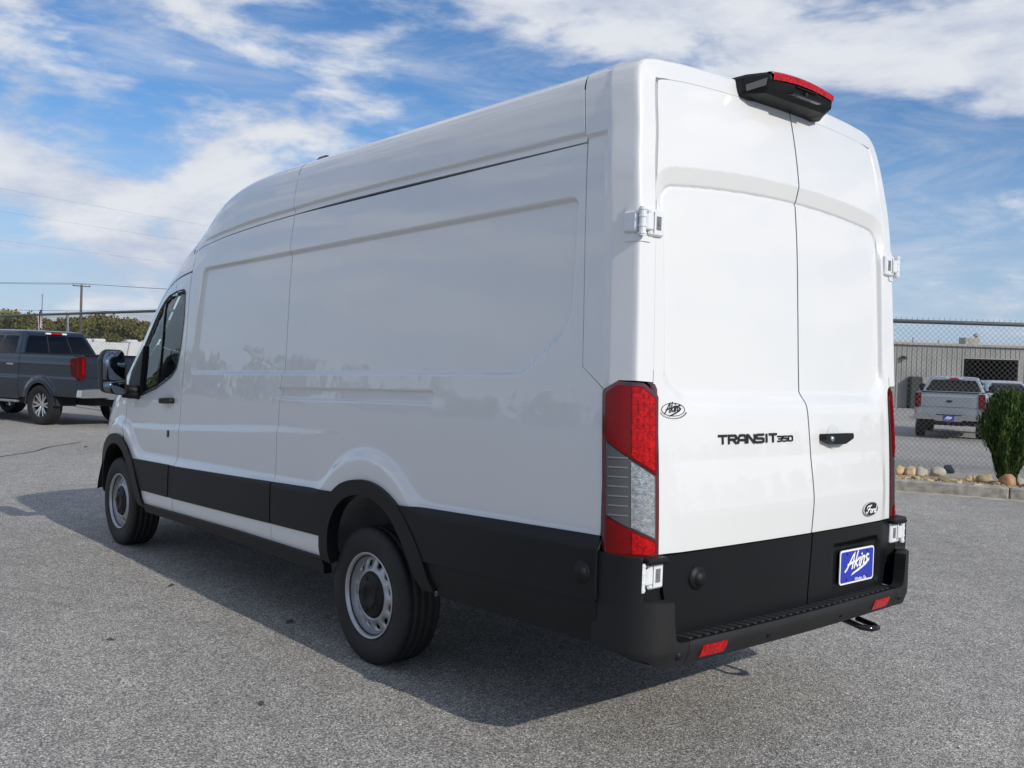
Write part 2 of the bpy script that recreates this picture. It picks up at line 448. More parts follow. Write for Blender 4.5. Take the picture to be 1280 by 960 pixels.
# wheel arch outlines (flare outer / inner) in (x, z)
RFO = smooth_line([(2.335, .33), (2.335, .50), (2.33, .62), (2.285, .70), (2.207, .768), (2.108, .822), (1.971, .850), (1.838, .848), (1.708, .812), (1.582, .744), (1.493, .667), (1.405, .564), (1.352, .478), (1.29, .37)], 5)
RFI = smooth_line([(2.235, .33), (2.245, .458), (2.238, .565), (2.181, .668), (2.083, .740), (1.957, .772), (1.833, .766), (1.703, .721), (1.612, .652), (1.52, .548), (1.447, .443), (1.385, .37)], 5)
FFO = smooth_line([(4.96, .37), (5.034, .498), (5.12, .614), (5.209, .725), (5.331, .825), (5.453, .882), (5.61, .907), (5.77, .89), (5.90, .845), (6.03, .77), (6.12, .66), (6.16, .53), (6.17, .40)], 5)
FFI = smooth_line([(5.06, .37), (5.18, .542), (5.27, .663), (5.376, .755), (5.499, .812), (5.62, .828), (5.745, .810), (5.87, .755), (5.97, .66), (6.03, .53), (6.05, .40)], 5)
def inside_x(line, lo, hi): return [p for p in line if lo < p[0] < hi]
FINEZ = ((2.28, 2.42, .006), (2.08, 2.16, .008), (1.36, 1.44, .006), (1.22, 1.34, .006), (.98, 1.12, .012), (.72, .86, .010))
FINEX = ((.44, .54, .006), (1.37, 1.46, .008), (4.10, 4.30, .008))
gut = lambda x: zg(x) - .024
# rear quarter side panel (rear seam to middle seam)
seam = lambda z: float(r0(z)) + .28
rs_up = [(seam(z) + G, z) for z in np.linspace(1.43, float(gut(.45)), 24)]
grow = lambda L, c, k: [(c[0] + (a_ - c[0]) * k, c[1] + (b_ - c[1]) * k) for a_, b_ in L]
RFI0, FFI0 = RFI, FFI
RFJ, FFJ = grow(RFI, (1.82, .3), 1.075), grow(FFI, (5.58, .3), 1.065)
archr = [p for p in RFJ if p[1] > .376]
q = [(2.917, float(gut(2.9))), (2.917, .375), (archr[0][0], .375)] + archr + [(archr[-1][0], .375), (.262 + .004, .375), (.262 + .004, 1.325)] + rs_up
both('side_panel', panel(q, side, .022, -1, .022, FINEX, FINEZ))
# forward cargo side panel
q = [(2.923, .375), (2.923, float(gut(2.923)))] + [(x, float(gut(x))) for x in np.linspace(3.0, 4.30, 16)]
DR = lambda z: np.interp(z, [.3, .55, .8, 1.2, 1.65, 2.13], [4.43, 4.425, 4.39, 4.40, 4.382, 4.36])
DTOP = [(4.36, 2.112), (4.5, 2.103), (4.706, 2.077), (4.86, 2.033), (4.975, 1.978), (5.06, 1.922), (5.131, 1.867), (5.25, 1.770), (5.355, 1.670), (5.473, 1.550), (5.53, 1.47), (5.548, 1.36), (5.535, 1.2), (5.505, 1.10), (5.495, 1.0), (5.455, .93)]
DTOPS = smooth_line(DTOP, 4)
q += [(4.36 - G, float(gut(4.36))), (4.36 - G, 2.12)] + [(float(DR(z)) - G, z) for z in (2.0, 1.9, 1.8, 1.65, 1.5, 1.35, 1.2, 1.0, .8, .6, .375)]
both('side_panel', panel(q, side, .022, -1, .022, FINEX, FINEZ))
# front door with window opening (opening joined to the outline by a hairline slit)
dl = [(float(DR(z)) + G, z) for z in (.395, .6, .8, 1.0, 1.2, 1.35, 1.5, 1.65, 1.8, 1.9, 2.0)]
archd = [p for p in FFJ if p[0] < 5.425 and p[1] > .40]
dout = dl + [(4.362 + G, 2.095), (4.385, 2.106)] + inset(DTOPS + [(4.3, .8)], .0)[0:0] + [(a - .004, b - .006) for a, b in DTOPS[3:]] + [(5.43, .885)] + archd[::-1] + [(5.03, .395)]
WIN = rnd([(4.458, 1.985, .035), (4.635, 1.978, .1), (4.80, 1.958, .2), (4.90, 1.92, .1), (5.0, 1.862, .3), (5.098, 1.785, .3), (5.282, 1.595, .3), (5.42, 1.44, .03), (5.44, 1.205, .02), (5.182, 1.233, .2), (4.91, 1.285, .3), (4.62, 1.375, .12), (4.535, 1.43, .08), (4.485, 1.56, .2), (4.448, 1.80, .3)], 6)
wcw = WIN if area(WIN) < 0 else WIN[::-1]
k0 = min(range(len(wcw)), key=lambda i: abs(wcw[i][0] - 4.70) + (wcw[i][1] < 1.7) * 9)
w2 = wcw[k0:] + wcw[:k0]
dd = dout if area(dout) > 0 else dout[::-1]
j0 = min(range(len(dd)), key=lambda i: abs(dd[i][0] - 4.70) + (dd[i][1] < 1.7) * 9)
key = dd[:j0 + 1] + w2 + [(w2[0][0] + 2e-5, w2[0][1])] + [(dd[j0][0] + 2e-5, dd[j0][1])] + dd[j0 + 1:]
DOORL, DOORR = both('front_door', panel(key, side, .02, -1, .03, ((4.4, 4.56, .012),), FINEZ, hole=WIN))
for D, s in ((DOORL, 1), (DOORR, -1)):
    fx = (lambda t: t) if s > 0 else (lambda t: flipy(*t))
    mm = lambda nm, t, mt, par: mesh_obj(nm, *(fx(t)[:2]), mt, par, fx(t)[2])
    mm('window_glass', panel(inset(WIN, -.004), side, .05, -1, 0, off=-.014), GLASS, D)
    seal_o, seal_i = inset(WIN, -.013), inset(WIN, .016)
    n = len(seal_o)
    so = np.array(seal_o); si = np.array(seal_i)
    Po = side(so[:, 0], so[:, 1]); Pi = side(si[:, 0], si[:, 1])
    Po[:, 1] += .005; Pi[:, 1] -= .006
    V = np.concatenate([Po, Pi]); F = [[i, (i + 1) % n, n + (i + 1) % n, n + i] for i in range(n)]
    mesh_obj('window_seal', *(flipy(V, F)[:2] if s < 0 else (V, F)), PLAS, D)
    bar = [(4.884, 1.935), (4.912, 1.922), (4.924, 1.28), (4.893, 1.288)]
    mm('window_bar', panel(bar, side, .06, -1, .012, off=-.004), PLASG, D)
    sail = rnd([(5.27, 1.61, .01), (5.40, 1.50, .03), (5.505, 1.40, .03), (5.505, 1.185, .03), (5.20, 1.222, .02), (5.245, 1.33, .05)])
    mm('mirror_sail', panel(sail, side, .03, -1, .035, off=.012), PLAS, D)
    mm('door_trim', panel(key, side, .06, -1, 0, off=-.032, hole=WIN), INTR, D)
    # door handle and lock
    hp = rnd([(4.515, 1.177, .012), (4.735, 1.168, .012), (4.74, 1.206, .012), (4.53, 1.216, .015)])
    mm('handle', panel(hp, side, .012, -1, .03, off=.034), PLAS, D)
    cup = [(4.62 + .052 * math.cos(a), 1.188 + .05 * math.sin(a)) for a in np.linspace(0, 2 * math.pi, 28)[:-1]]
    mm('handle_cup', panel(cup, side, .02, -1, .0, off=.0015), M('cup_grey', (.62, .63, .65), .3, coat=1), D)
    lk_ = [(4.578 + .014 * math.cos(a), .955 + .026 * math.sin(a)) for a in np.linspace(0, 2 * math.pi, 20)[:-1]]
    mm('lock_cover', panel(lk_, side, .01, -1, .01, off=.007), PLASG, D)
# cab upper side (over the door, up to the shoulder), roof sides, fender
q = [(4.36 + G, float(gut(4.36)) - .001), (4.36 + G, 2.122)] + [(a + .004, b + .006) for a, b in DTOPS[2:] if b > 1.25]
q = q + [(5.556, 1.25), (5.75, 1.25)] + [(x, float(zmax(x))) for x in np.linspace(5.75, 4.45, 34)] + [(4.42, float(gut(4.42)))]
both('cab_pillar_panel', panel(q, side, .022, -1, .02, (), ()))
both('pillar_trim', panel(q, side, .06, -1, 0, off=-.03), INTR)
def roofside(x0, x1, rear=False):
    xs = np.linspace(x0, x1, 40)
    lo = [(x, float(gut(x)) + .006) for x in xs]; hi = [(x, float(zmax(x))) for x in xs[::-1]]
    if rear:
        lo = [(seam(2.34) + G, float(gut(.5)) + .006)] + lo[1:]; hi = hi[:-1] + [(seam(z) + G, z) for z in np.linspace(float(zmax(.5)), 2.36, 8)]
    return lo + hi
both('roof_side', panel(roofside(.5, 2.917, True), side, .03, -1, .02, (), ((2.30, 2.42, .005),), stb=.012))
xs = np.linspace(2.923, 4.415, 46)
q = [(x, float(gut(x)) + .006) for x in xs] + [(x, float(zmax(x))) for x in xs[::-1]]
both('roof_side', panel(q, side, .03, -1, .02, (), ((2.26, 2.42, .006),), stb=.012))
fend = [(5.466, .90), (5.503, 1.0), (5.513, 1.10), (5.542, 1.2), (5.552, 1.244), (5.755, 1.244)] + [(x, float(zmax(x))) for x in np.linspace(5.756, 6.55, 24)] + [(6.55, .80), (5.98, .80)] + [p for p in FFJ[::-1] if p[1] > .81 and p[0] > 5.47]
both('front_fender', panel(fend, side, .02, -1, .02))
# roof sheets
def seamroof(t): 
    s = t * RL; return float(rr(hermite(RS, RYZ[:, 0], np.array(s)), hermite(RS, RYZ[:, 1], np.array(s)) - .019)) + .28
tl = np.linspace(0, 1, 16)
def roofpanel(poly, off=0, fl=.0, mat=PAINT, name='roof_panel', st=.05):
    V, F, N = panel(poly, roof, st, -1, fl, (), ((0, .3, .02),), off=off)
    return both(name, (V, F, N), mat)
q = [(2.917, 0), (2.917, 1)] + [(seamroof(t) + G, t) for t in tl[::-1]]
roofpanel(q)
WSH = [(5.02 + .30 * ((t - .27) / .73) ** .8, t) for t in np.linspace(.27, 1, 12)]     # windscreen top edge
WSB = [(5.62 + .36 * ((t - .27) / .73) ** .8, t) for t in np.linspace(.27, 1, 12)]
q = [(2.923, 0), (4.9, 0), (5.62, 0), (5.9, 0), (5.9, .2), (5.62, .255), (5.02, .255)] + [(a - .004, t) for a, t in WSH] + [(2.923, 1)]
roofpanel(q)
q = WSH + WSB[::-1]
roofpanel(q, off=-.004, mat=GLASS, name='windscreen')
q = [(5.905, 0), (6.55, 0), (6.55, 1)] + [(a + .004, t) for a, t in WSB[::-1]] + [(5.63, .255), (5.905, .2)]
roofpanel(q, name='bonnet')
# nose
def nose(v, z):
    w = base(np.full(np.shape(z), 6.55), z); n = 3.4; x = 5.0 + 1.72 * (1 - np.minimum(np.abs(v) * w / np.maximum(w / pf(6.55), .01), .999) ** n) ** (1 / n)
    return np.stack([x, v * w, z + rk(x)], -1)
nt_ = float(zmax(6.55)); ntop = float(roof(np.array(6.55), np.array(1.0))[2] - rk(6.55))
mesh_obj('front_fascia', *(lambda t: (t[0], t[1]))(panel([(-1, .75), (1, .75), (1, nt_), (-1, nt_)], nose, .05, 1, 0)), PAINT, VAN)
mesh_obj('front_bumper', *(lambda t: (t[0], t[1]))(panel([(-1, .36), (1, .36), (1, .746), (-1, .746)], nose, .05, 1, .05, off=.012)), PLAS, VAN)
mesh_obj('grille', *(lambda t: (t[0], t[1]))(panel(rnd([(-.62, .78, .05), (.62, .78, .05), (.55, .98, .05), (-.55, .98, .05)]), nose, .05, 1, .01, off=.01)), PLASG, VAN)
for s in (1, -1):
    mesh_obj('headlight', *(lambda t: (t[0], t[1]))(panel(rnd([(s * .99, .86, .02), (s * .99, 1.03, .02), (s * .70, .99, .02), (s * .70, .84, .02)]), nose, .03, 1, .01, off=.012)), CLRL, VAN)
tt = np.linspace(0, 1, 12); Vn = []
for t in np.concatenate([tt, tt[::-1][1:]]):
    pass
# gap between nose top edge and bonnet front edge
a = roof(np.full(24, 6.55), np.linspace(0, 1, 24)); a = np.concatenate([a, (a * [1, -1, 1])[::-1][1:]])
vv = a[:, 1] / base(np.array([6.55]), np.array([nt_]))[0]; b = nose(np.clip(vv, -1, 1), np.full(len(vv), nt_))
mid = (a + b) / 2; mid[:, 0] = a[:, 0] * .35 + b[:, 0] * .65; mid[:, 2] = a[:, 2] * .6 + b[:, 2] * .4
n = len(a); V = np.concatenate([a, mid, b]); mesh_obj('bonnet_lip', V, [[r * n + i, r * n + i + 1, (r + 1) * n + i + 1, (r + 1) * n + i] for r in (0, 1) for i in range(n - 1)], PAINT, VAN)
# front bumper side behind the arch front edge
q = [p for p in FFI[::-1] if p[0] > 5.98 and p[1] < .80][::-1]
q = q + [(6.05, .36), (6.55, .36), (6.55, .795), (5.93, .795)]
both('bumper_side', panel(q, side, .03, -1, .03, off=.006), PLAS)
# black side mouldings, sill and arch flares
def mould(poly, off=.010, fl=.014, st=.03, mat=PLAS, name='side_moulding'):
    return both(name, panel(poly, side, st, -1, fl, (), ((.70, .80, .01),), off=off), mat)
arcx = lambda L, z, lo, hi: float(np.interp(z, *zip(*sorted([(p[1], p[0]) for p in L if lo < p[0] < hi]))))
zz = [.507, .56, .62, .68, .735]
mould([(4.50, .505), (4.485, .738)] + [(arcx(FFO, z, 4.9, 5.5), z) for z in zz[::-1]])
mould([(2.927, .508), (2.927, .752), (4.372, .735), (4.425, .505)])
mould([(4.435, .505), (4.385, .735), (4.475, .737), (4.492, .505)], off=.006)
mould([(2.34, .508)] + [(arcx(RFO, z, 2.1, 2.4), z) for z in (.508, .56, .62, .66, .70)] + [(2.24, .762), (2.912, .752), (2.912, .508)])
rb = [(arcx(RFO, z, 1.2, 1.7), z) for z in (.515, .56, .62, .68, .757)]
mould([(.250, .530), (.250, .777)] + rb[::-1], off=.016)
mould([(.250, .36), (.250, .5295)] + [(arcx(RFO, z, 1.2, 1.7), z) for z in (.514, .46, .40, .362)], off=.003)
both('sill', panel([(2.33, .300), (2.33, .392), (3.4, .440 - .03), (4.97, .408), (4.97, .352), (3.4, .335)], side, .05, -1, .05, off=.018), PLAS)
for O, I in ((RFO, RFI), (FFO, FFI)):
    o = [p for p in O if p[1] > .372]; i_ = [p for p in I if p[1] > .372]
    both('arch_flare', panel(o + i_[::-1], side, .025, -1, .07, off=.020), PLAS)
# wheel houses and underbody
for cx, z0, rad in ((1.86, .24, .545), (5.60, .30, .545)):
    V = []; F = []; n = 20
    for k in range(n + 1):
        a_ = R(12 + 156 * k / n); x = cx + rad * 1.02 * math.cos(a_); z = z0 + rad * math.sin(a_)
        V += [(x, 1.0, z + rk(x)), (x, .93, z + rk(x) + .012), (x, .60, z + rk(x) + .012), (x, .50, z + rk(x))]
    for k in range(n):
        for j in range(3): F.append([k * 4 + j, k * 4 + j + 1, k * 4 + 5 + j, k * 4 + 4 + j])
    F.append([k * 4 + 3 for k in range(n + 1)])
    both('wheel_house', (np.array(V), F, None), WELL if cx < 3 else DARK)
def under(x0, x1, y0, y1, z0, z1):
    V, F = box(x0, x1, y0, y1, z0, z1); V = [(x, y, z + rk(x)) for x, y, z in V]; return V, F
mesh_obj('underbody', *cat(under(.16, 6.5, -.50, .50, .34, .79), under(2.45, 4.95, -.95, .95, .34, .60), under(.17, 1.28, -.96, .96, .345, .79), under(.06, .17, -.93, .93, .31, .37), under(2.45, 4.95, -.93, .93, .6, .79)), DARK, VAN, smooth=False)  # rear boxes extended and a low plate added to block stray sunlight
mesh_obj('rear_axle', *cat(tube([(1.93, -.8, .345), (1.93, .8, .345)], .05), lathe([(-.16, .03), (-.12, .12), (0, .16), (.12, .12), (.16, .03)], 16, 'y', (1.93, 0, .345))), DARK, VAN)
mesh_obj('exhaust', *tube([(4.0, -.35, .36), (2.6, -.35, .36), (2.2, -.45, .5), (1.6, -.45, .5), (1.2, -.5, .42), (.8, -.75, .40)], .035), M('exhaust_steel', (.2, .19, .18), .5, metal=.8), VAN)
# added dark shell inside the cargo space: keeps panel gaps dark, blocks light leaks
V = []; F = []; xs = np.linspace(.30, 4.42, 14); zs = np.linspace(.80, 2.55, 10); ts = np.linspace(.05, 1, 8)
for x in xs:
    P = [(x, float(base(np.array(x), np.array(z))) - .055, z + rk(x)) for z in np.linspace(.80, float(zmax(x)) - .03, 10)]
    Q = roof(np.full(8, x), ts); Q[:, 2] -= .06; Q[:, 1] = np.maximum(Q[:, 1] - .04, 0)
    ring = P + [tuple(q_) for q_ in Q] + [(a_[0], -a_[1], a_[2]) for a_ in Q[::-1][1:]] + [(a_[0], -a_[1], a_[2]) for a_ in P[::-1]]
    V += ring
m = len(ring)
for i in range(len(xs) - 1):
    for k in range(m): F.append([i * m + k, i * m + (k + 1) % m, (i + 1) * m + (k + 1) % m, (i + 1) * m + k])
F.append(list(range(m)))
mesh_obj('dark_gap_shell', V, F, DARK, VAN, smooth=False)
# cab interior
V = []; F = []; xs = np.linspace(4.43, 5.75, 8)
for (za, zb_) in ((.6, 1.18),):
    for s in (1, -1):
        o = len(V)
        for x in xs: V += [(x, s * (float(base(np.array(x), np.array(za))) - .05), za + rk(x)), (x, s * (float(base(np.array(x), np.array(zb_))) - .05), zb_ + rk(x))]
        F += [[o + 2 * i, o + 2 * i + 1, o + 2 * i + 3, o + 2 * i + 2] for i in range(7)]
        mesh_obj('door_card', V[o:], [[i - o for i in f] for f in F[-7:]], INTR, VAN, smooth=False)
o = len(V)
for x in np.linspace(4.40, 4.80, 6):
    for t in (.12, .3, .6, 1.0):
        p = roof(np.array([x]), np.array([t]))[0]; V.append((x, p[1] - .03, min(p[2] - .09, 2.20)))
    for t in (.6, .3, .12):
        p = roof(np.array([x]), np.array([t]))[0]; V.append((x, -p[1] + .03, min(p[2] - .09, 2.20)))
F += [[o + i * 7 + k, o + i * 7 + k + 1, o + i * 7 + 8 + k, o + i * 7 + 7 + k] for i in range(5) for k in range(6)]
mesh_obj('cab_floor', *box(4.42, 5.75, -.93, .93, .62, .66), INTR, VAN, smooth=False)
mesh_obj('headliner', V[o:], [[i - o for i in f] for f in F if f[0] >= o], INTR, VAN, smooth=False)
dash = rnd([(5.30, .75, .03), (5.26, 1.08, .05), (5.34, 1.20, .05), (5.66, 1.22, .02), (5.7, .75, 0)])
mesh_obj('dashboard', *prism(dash, lambda a, b, h: (a, -.84 + h, b + .01), 1.68), INTR, VAN, smooth=False)
mesh_obj('steering_wheel', *tube([(5.10 + .10 * math.sin(a), .45 + .19 * math.cos(a), 1.20 + .165 * math.sin(a)) for a in np.linspace(0, 2 * math.pi, 25)], .016, cap=False), PLAS, VAN)
SEATM = M('seat_cloth', (.05, .052, .06), .9, noise_amt=.2, noise_scale=30)
for sy in (.45, -.45):
    bk = rnd([(4.62, .98, .05), (4.50, 1.55, .06), (4.58, 1.60, .05), (4.75, 1.05, .05)])
    seat = mesh_obj('seat', *cat(prism(bk, lambda a, b, h: (a, sy - .24 + h, b + .03), .48), box(4.62, 5.12, sy - .25, sy + .25, .86, 1.04, .05)), SEATM, VAN)
    mesh_obj('headrest', *box(4.48, 4.57, sy - .13, sy + .13, 1.66, 1.86, .035), SEATM, seat)
# ---------------- rear corner frame, doors
CPROF = [(.28, 0), (.20, 0), (.165, 0), (.15, -.002), (.138, -.0035), (.125, -.0035), (.07, .0032), (.03, .0085), (.019, .0105), (.011, .0130), (.006, .0165), (.0028, .022), (.0012, .029), (.0004, .04), (0, .06), (-.001, .10), (-.002, .16)]
CPn = np.array(smooth_line(CPROF, 5)); CU = np.concatenate([[0], np.cumsum(np.linalg.norm(np.diff(CPn, axis=0), axis=1))])
pz_ = np.concatenate([np.linspace(.30, 2.575, 120), [2.58]]); py_ = hermite(TZ, TY, pz_, -.33)
ts = np.linspace(0, 1, 90)[1:]; PY = np.concatenate([py_, hermite(RS, RYZ[:, 0], ts * RL)]); PZ = np.concatenate([pz_, hermite(RS, RYZ[:, 1], ts * RL)])
PS = np.concatenate([pz_, 2.58 + ts * RL]); SMAX = PS[-1]
PZ = PZ - (2.645 - float(Hz(np.array(.45)))) * ss(PZ, 2.2, 2.5)
tg = np.stack([np.gradient(PY, PS), np.gradient(PZ, PS)], 1); tg /= np.linalg.norm(tg, axis=1)[:, None]
for _ in range(3): tg[1:-1] = (tg[:-2] + 2 * tg[1:-1] + tg[2:]) / 4
NY, NZ = -tg[:, 1], tg[:, 0]              # inward
def corner(u, s, gg=True):
    u = np.asarray(u, float); s = np.asarray(s, float)
    dx = np.interp(u, CU, CPn[:, 0]); ins = np.interp(u, CU, CPn[:, 1])
    y = np.interp(s, PS, PY); z = np.interp(s, PS, PZ); ny = np.interp(s, PS, NY); nz = np.interp(s, PS, NZ)
    g = .014 * ss(s, 2.356, 2.378) * (1 - ss(s, 2.58, 2.58 + .25 * RL))
    g = np.where(u < .16, g, g + 0)
    keep = ss(u, .10, .13)                # the roof step dies out into the corner frame
    g = np.where(s < 2.5, np.maximum(g, .014 * keep * ss(s, 1.9, 2.30)), g)
    ins = ins - g
    y = y + ny * ins; z = z + nz * ins
    x = rr(np.minimum(np.abs(y), .97), z) + dx + .022 * ss(u, UDE + .003, UDE + .007) * (s > 1.42)
    return np.stack([x, y, z + rk(x)], -1)
DE = .096                                  # inset of the door edge from the outer section
UDE = float(np.interp(DE - .003, CPn[40:, 1], CU[40:]))
UT = .135                                   # tail lamp front edge
pol = [(.004, 1.43)] + [(.004, s) for s in np.linspace(1.5, SMAX, 30)] + [(UDE + .055, s) for s in np.linspace(SMAX, 1.43, 60)] + [(UDE, 1.42), (UDE, 1.376), (UT + .06, 1.378), (UT - .004, 1.336)]
V, F, N = panel(pol, corner, .012, 1, .02, ((.24, .40, .004),), ((2.33, 2.40, .006), (2.55, 2.9, .012)), stb=.03)
both('rear_corner_frame', (V, F, N), PAINT)
# doors
CZ = [.3, .42, .55, .70, .84, .93, 1.12, 1.24, 1.30, 1.345, 2.15, 2.7]
CYc = [-.095, -.095, -.105, -.118, -.122, -.120, -.108, -.100, -.094, -.080, -.078, -.080]
cy = lambda z: np.interp(z, CZ, CYc)
ZTC = lambda y: 2.180 - .042 * (np.abs(y) / .8) ** 2
RPI = rnd([(-.815, 1.42, .10), (-.72, 1.345, .12), (.72, 1.345, .12), (.815, 1.42, .10)] + [(y, float(ZTC(y)), .085 if abs(y) > .81 else 0) for y in (.815, .6, .45, .3, .15, 0, -.15, -.3, -.45, -.6, -.815)], 8)
def rdisp(y, z):
    ay = np.abs(y)
    w = .016 + .060 * ss(z, 1.99, 2.14) + .055 * (1 - ss(z, 1.34, 1.46)); do = sdf(RPI, y, z)
    t_ = np.clip(1 - do / w, 0, 1); t_ = np.where(z > 2.0, t_, t_ * t_ * (3 - 2 * t_))
    d = .026 * t_ + .005 * np.exp(-(do / .006) ** 2) * ss(z, 1.5, 2.0)
    hi = ss(ay, .83, .60)                      # lower bulge
    hi = 1 - ss(ay, .76, .835)
    bulge = np.interp(z, [.5, .70, .845, .875, 1.06, 1.25, 1.29, 1.4], [.003, .005, .015, .016, .005, .004, .000, .0])
    d = d - bulge * hi
    return d
def rear(y, z):
    y = np.asarray(y, float); z = np.asarray(z, float)
    x = rr(y, z) + rdisp(y, z) + .012 * ss(np.abs(y), .80, .92) * 0
    return np.stack([x, y, z + rk(x)], -1)
# outer door edge from the offset section
so = np.linspace(1.37, SMAX, 90)
ey = np.interp(so, PS, PY) + np.interp(so, PS, NY) * (DE + .001); ez = np.interp(so, PS, PZ) + np.interp(so, PS, NZ) * (DE + .001)
edge = [(float(a_), float(b_)) for a_, b_ in zip(ey, ez)]
edge = [p for i, p in enumerate(edge) if i == 0 or (p[0] < edge[i - 1][0] + .02)]
ea = np.array(edge)
for _ in range(3): ea[1:-1] = (ea[:-2] + 2 * ea[1:-1] + ea[2:]) / 4
edge = [tuple(p) for p in ea.tolist()]
ZB = .718
def door_poly(s):
    e = [(.872, ZB), (.872, 1.345), (.884, 1.365)] + [p for p in edge if p[0] > (.0 if s > 0 else .085)]
    cl = [(float(cy(z)), z) for z in (2.7, 2.15, 1.345, 1.30, 1.24, 1.18, 1.12, 1.03, .93, .84, .76, ZB)]
    if s > 0:
        e = e + [(-p[0], p[1]) for p in edge[::-1] if p[0] < -(float(cy(2.6)) + .004) and p[0] > .001]
        cl = [(y + G, z) for y, z in cl]; zt = e[-1][1]
        return e + [(cl[0][0], zt)] + cl[1:]
    cl = [(y - G, z) for y, z in cl]; e = [(-a_, b_) for a_, b_ in e]; zt = e[-1][1]
    return e + [(cl[0][0], zt)] + cl[1:]
FRZ = ((2.03, 2.28, .0055), (1.26, 1.42, .010), (.82, .90, .008)); FRY = ((-.70, .70, .014), (.70, .88, .005), (-.88, -.70, .005))
DOORS = {}
for s in (1, -1):
    V, F, N = panel(door_poly(s), rear, .022, -1, .03, FRY, FRZ)
    DOORS[s] = mesh_obj('rear_door', V, F, PAINT, VAN, N)
DOORS[1]['label'] = 'wider rear door with model lettering'; DOORS[-1]['label'] = 'rear door with handle and oval badge'
# black lower door trims
PB = rnd([(-.30, .42, .03), (-.76, .43, .03), (-.745, .645, .03), (-.30, .648, .03)])
def rtrim(y, z):
    p = rear(y, z); p[..., 0] -= .006 + .004 * 0
    p[..., 0] += .016 * ss(-sdf(PB, y, z), 0, .012) + .05 * (1 - ss(z, .395, .44)) * 0
    return p
for s in (1, -1):
    zc_ = (.706, .62, .55, .48, .395)
    cl = [(float(cy(z)) + s * G, z) for z in zc_]
    q = cl + [(s * .805, .395), (s * .85, .58), (s * .868, .70), (s * .868, .712)] + [(s * .5, .713), (float(cy(.71)) + s * G, .713)]
    V, F, N = panel(q, rtrim, .02, -1, .03)
    tr = mesh_obj('lower_trim', V, F, TRIMP, DOORS[s], N)
def rpt(y, z, d=0.0): return np.array([float(rear(np.array(y), np.array(z))[0]) - d, y, z + rk(.1)])
def on_rear(VF, d, thick=.003):
    """flat (y,z) shapes laid on the rear doors; -y runs to the right in the picture"""
    v, f = VF; y = np.array([p[0] for p in v]); z = np.array([p[1] for p in v]); P = rear(y, z); P0 = P.copy(); P[:, 0] -= d
    n = len(v); P1 = P.copy(); P1[:, 0] -= thick + np.array([p[2] if len(p) > 2 else 0 for p in v])
    ed = {}
    for g in f:
        for k in range(len(g)): ed[(g[k], g[(k + 1) % len(g)])] = 1
    F = [[i + n for i in g] for g in f]
    for (a_, b_) in ed:
        if (b_, a_) not in ed: F.append([a_, b_, b_ + n, a_ + n])
    return np.concatenate([P, P1]), F
def ell(cy_, cz_, a_, b_, n=40): return [(cy_ + a_ * math.cos(t), cz_ + b_ * math.sin(t)) for t in np.linspace(0, 2 * math.pi, n + 1)[:-1]]
def fill(poly): return poly, [list(range(len(poly)))]
def ringp(o, i):
    n = len(o); return list(o) + list(i), [[k, (k + 1) % n, n + (k + 1) % n, n + k] for k in range(n)]
# lettering TRANSIT 350
GL = {'T': [[(0, 1), (1, 1)], [(.5, 1), (.5, 0)]], 'R': [[(.04, 0), (.04, .62), (.04, 1), (.85, 1), (1, .9), (1, .6), (.88, .48), (.3, .48)], [(.55, .48), (1, 0)]],
      'A': [[(0, 0), (.06, .7), (.3, 1), (.82, 1), (1, .85), (1, 0)], [(.05, .38), (1, .38)]], 'N': [[(0, 0), (0, 1), (.12, 1), (.88, 0), (1, 0), (1, 1)]],
      'S': [[(1, 1), (.14, 1), (0, .9), (0, .62), (.14, .52), (.86, .5), (1, .4), (1, .1), (.86, 0), (0, 0)]], 'I': [[(.5, 0), (.5, 1)]],
      '3': [[(0, 1), (.86, 1), (1, .88), (1, .12), (.86, 0), (0, 0)], [(.25, .5), (1, .5)]], '5': [[(1, 1), (0, 1), (0, .55), (.86, .55), (1, .45), (1, .12), (.86, 0), (0, 0)]],
      '0': [[(.14, 0), (0, .12), (0, .88), (.14, 1), (.86, 1), (1, .88), (1, .12), (.86, 0), (.1, 0)]]}
def letters(txt, y0, z0, w, h, gap, sw, y_sign=-1, wi=.35):
    st = []; y = y0
    for c in txt:
        cw = w * (wi if c == 'I' else 1)
        for s_ in GL[c]: st.append([(y + y_sign * a_ * cw, z0 + b_ * h) for a_, b_ in s_])
        y += y_sign * (cw + gap)
    return ribbon(st, sw), y
zT = 1.130
(v1, f1), yend = letters('TRANSIT', .535, zT, .048, .031, .0130, .0098)
(v2, f2), _ = letters('350', yend + .002, zT, .030, .0205, .0095, .0062)
mesh_obj('model_lettering', *on_rear(cat((v1, f1), (v2, f2)), .0015), BLKP, DOORS[1], smooth=False)
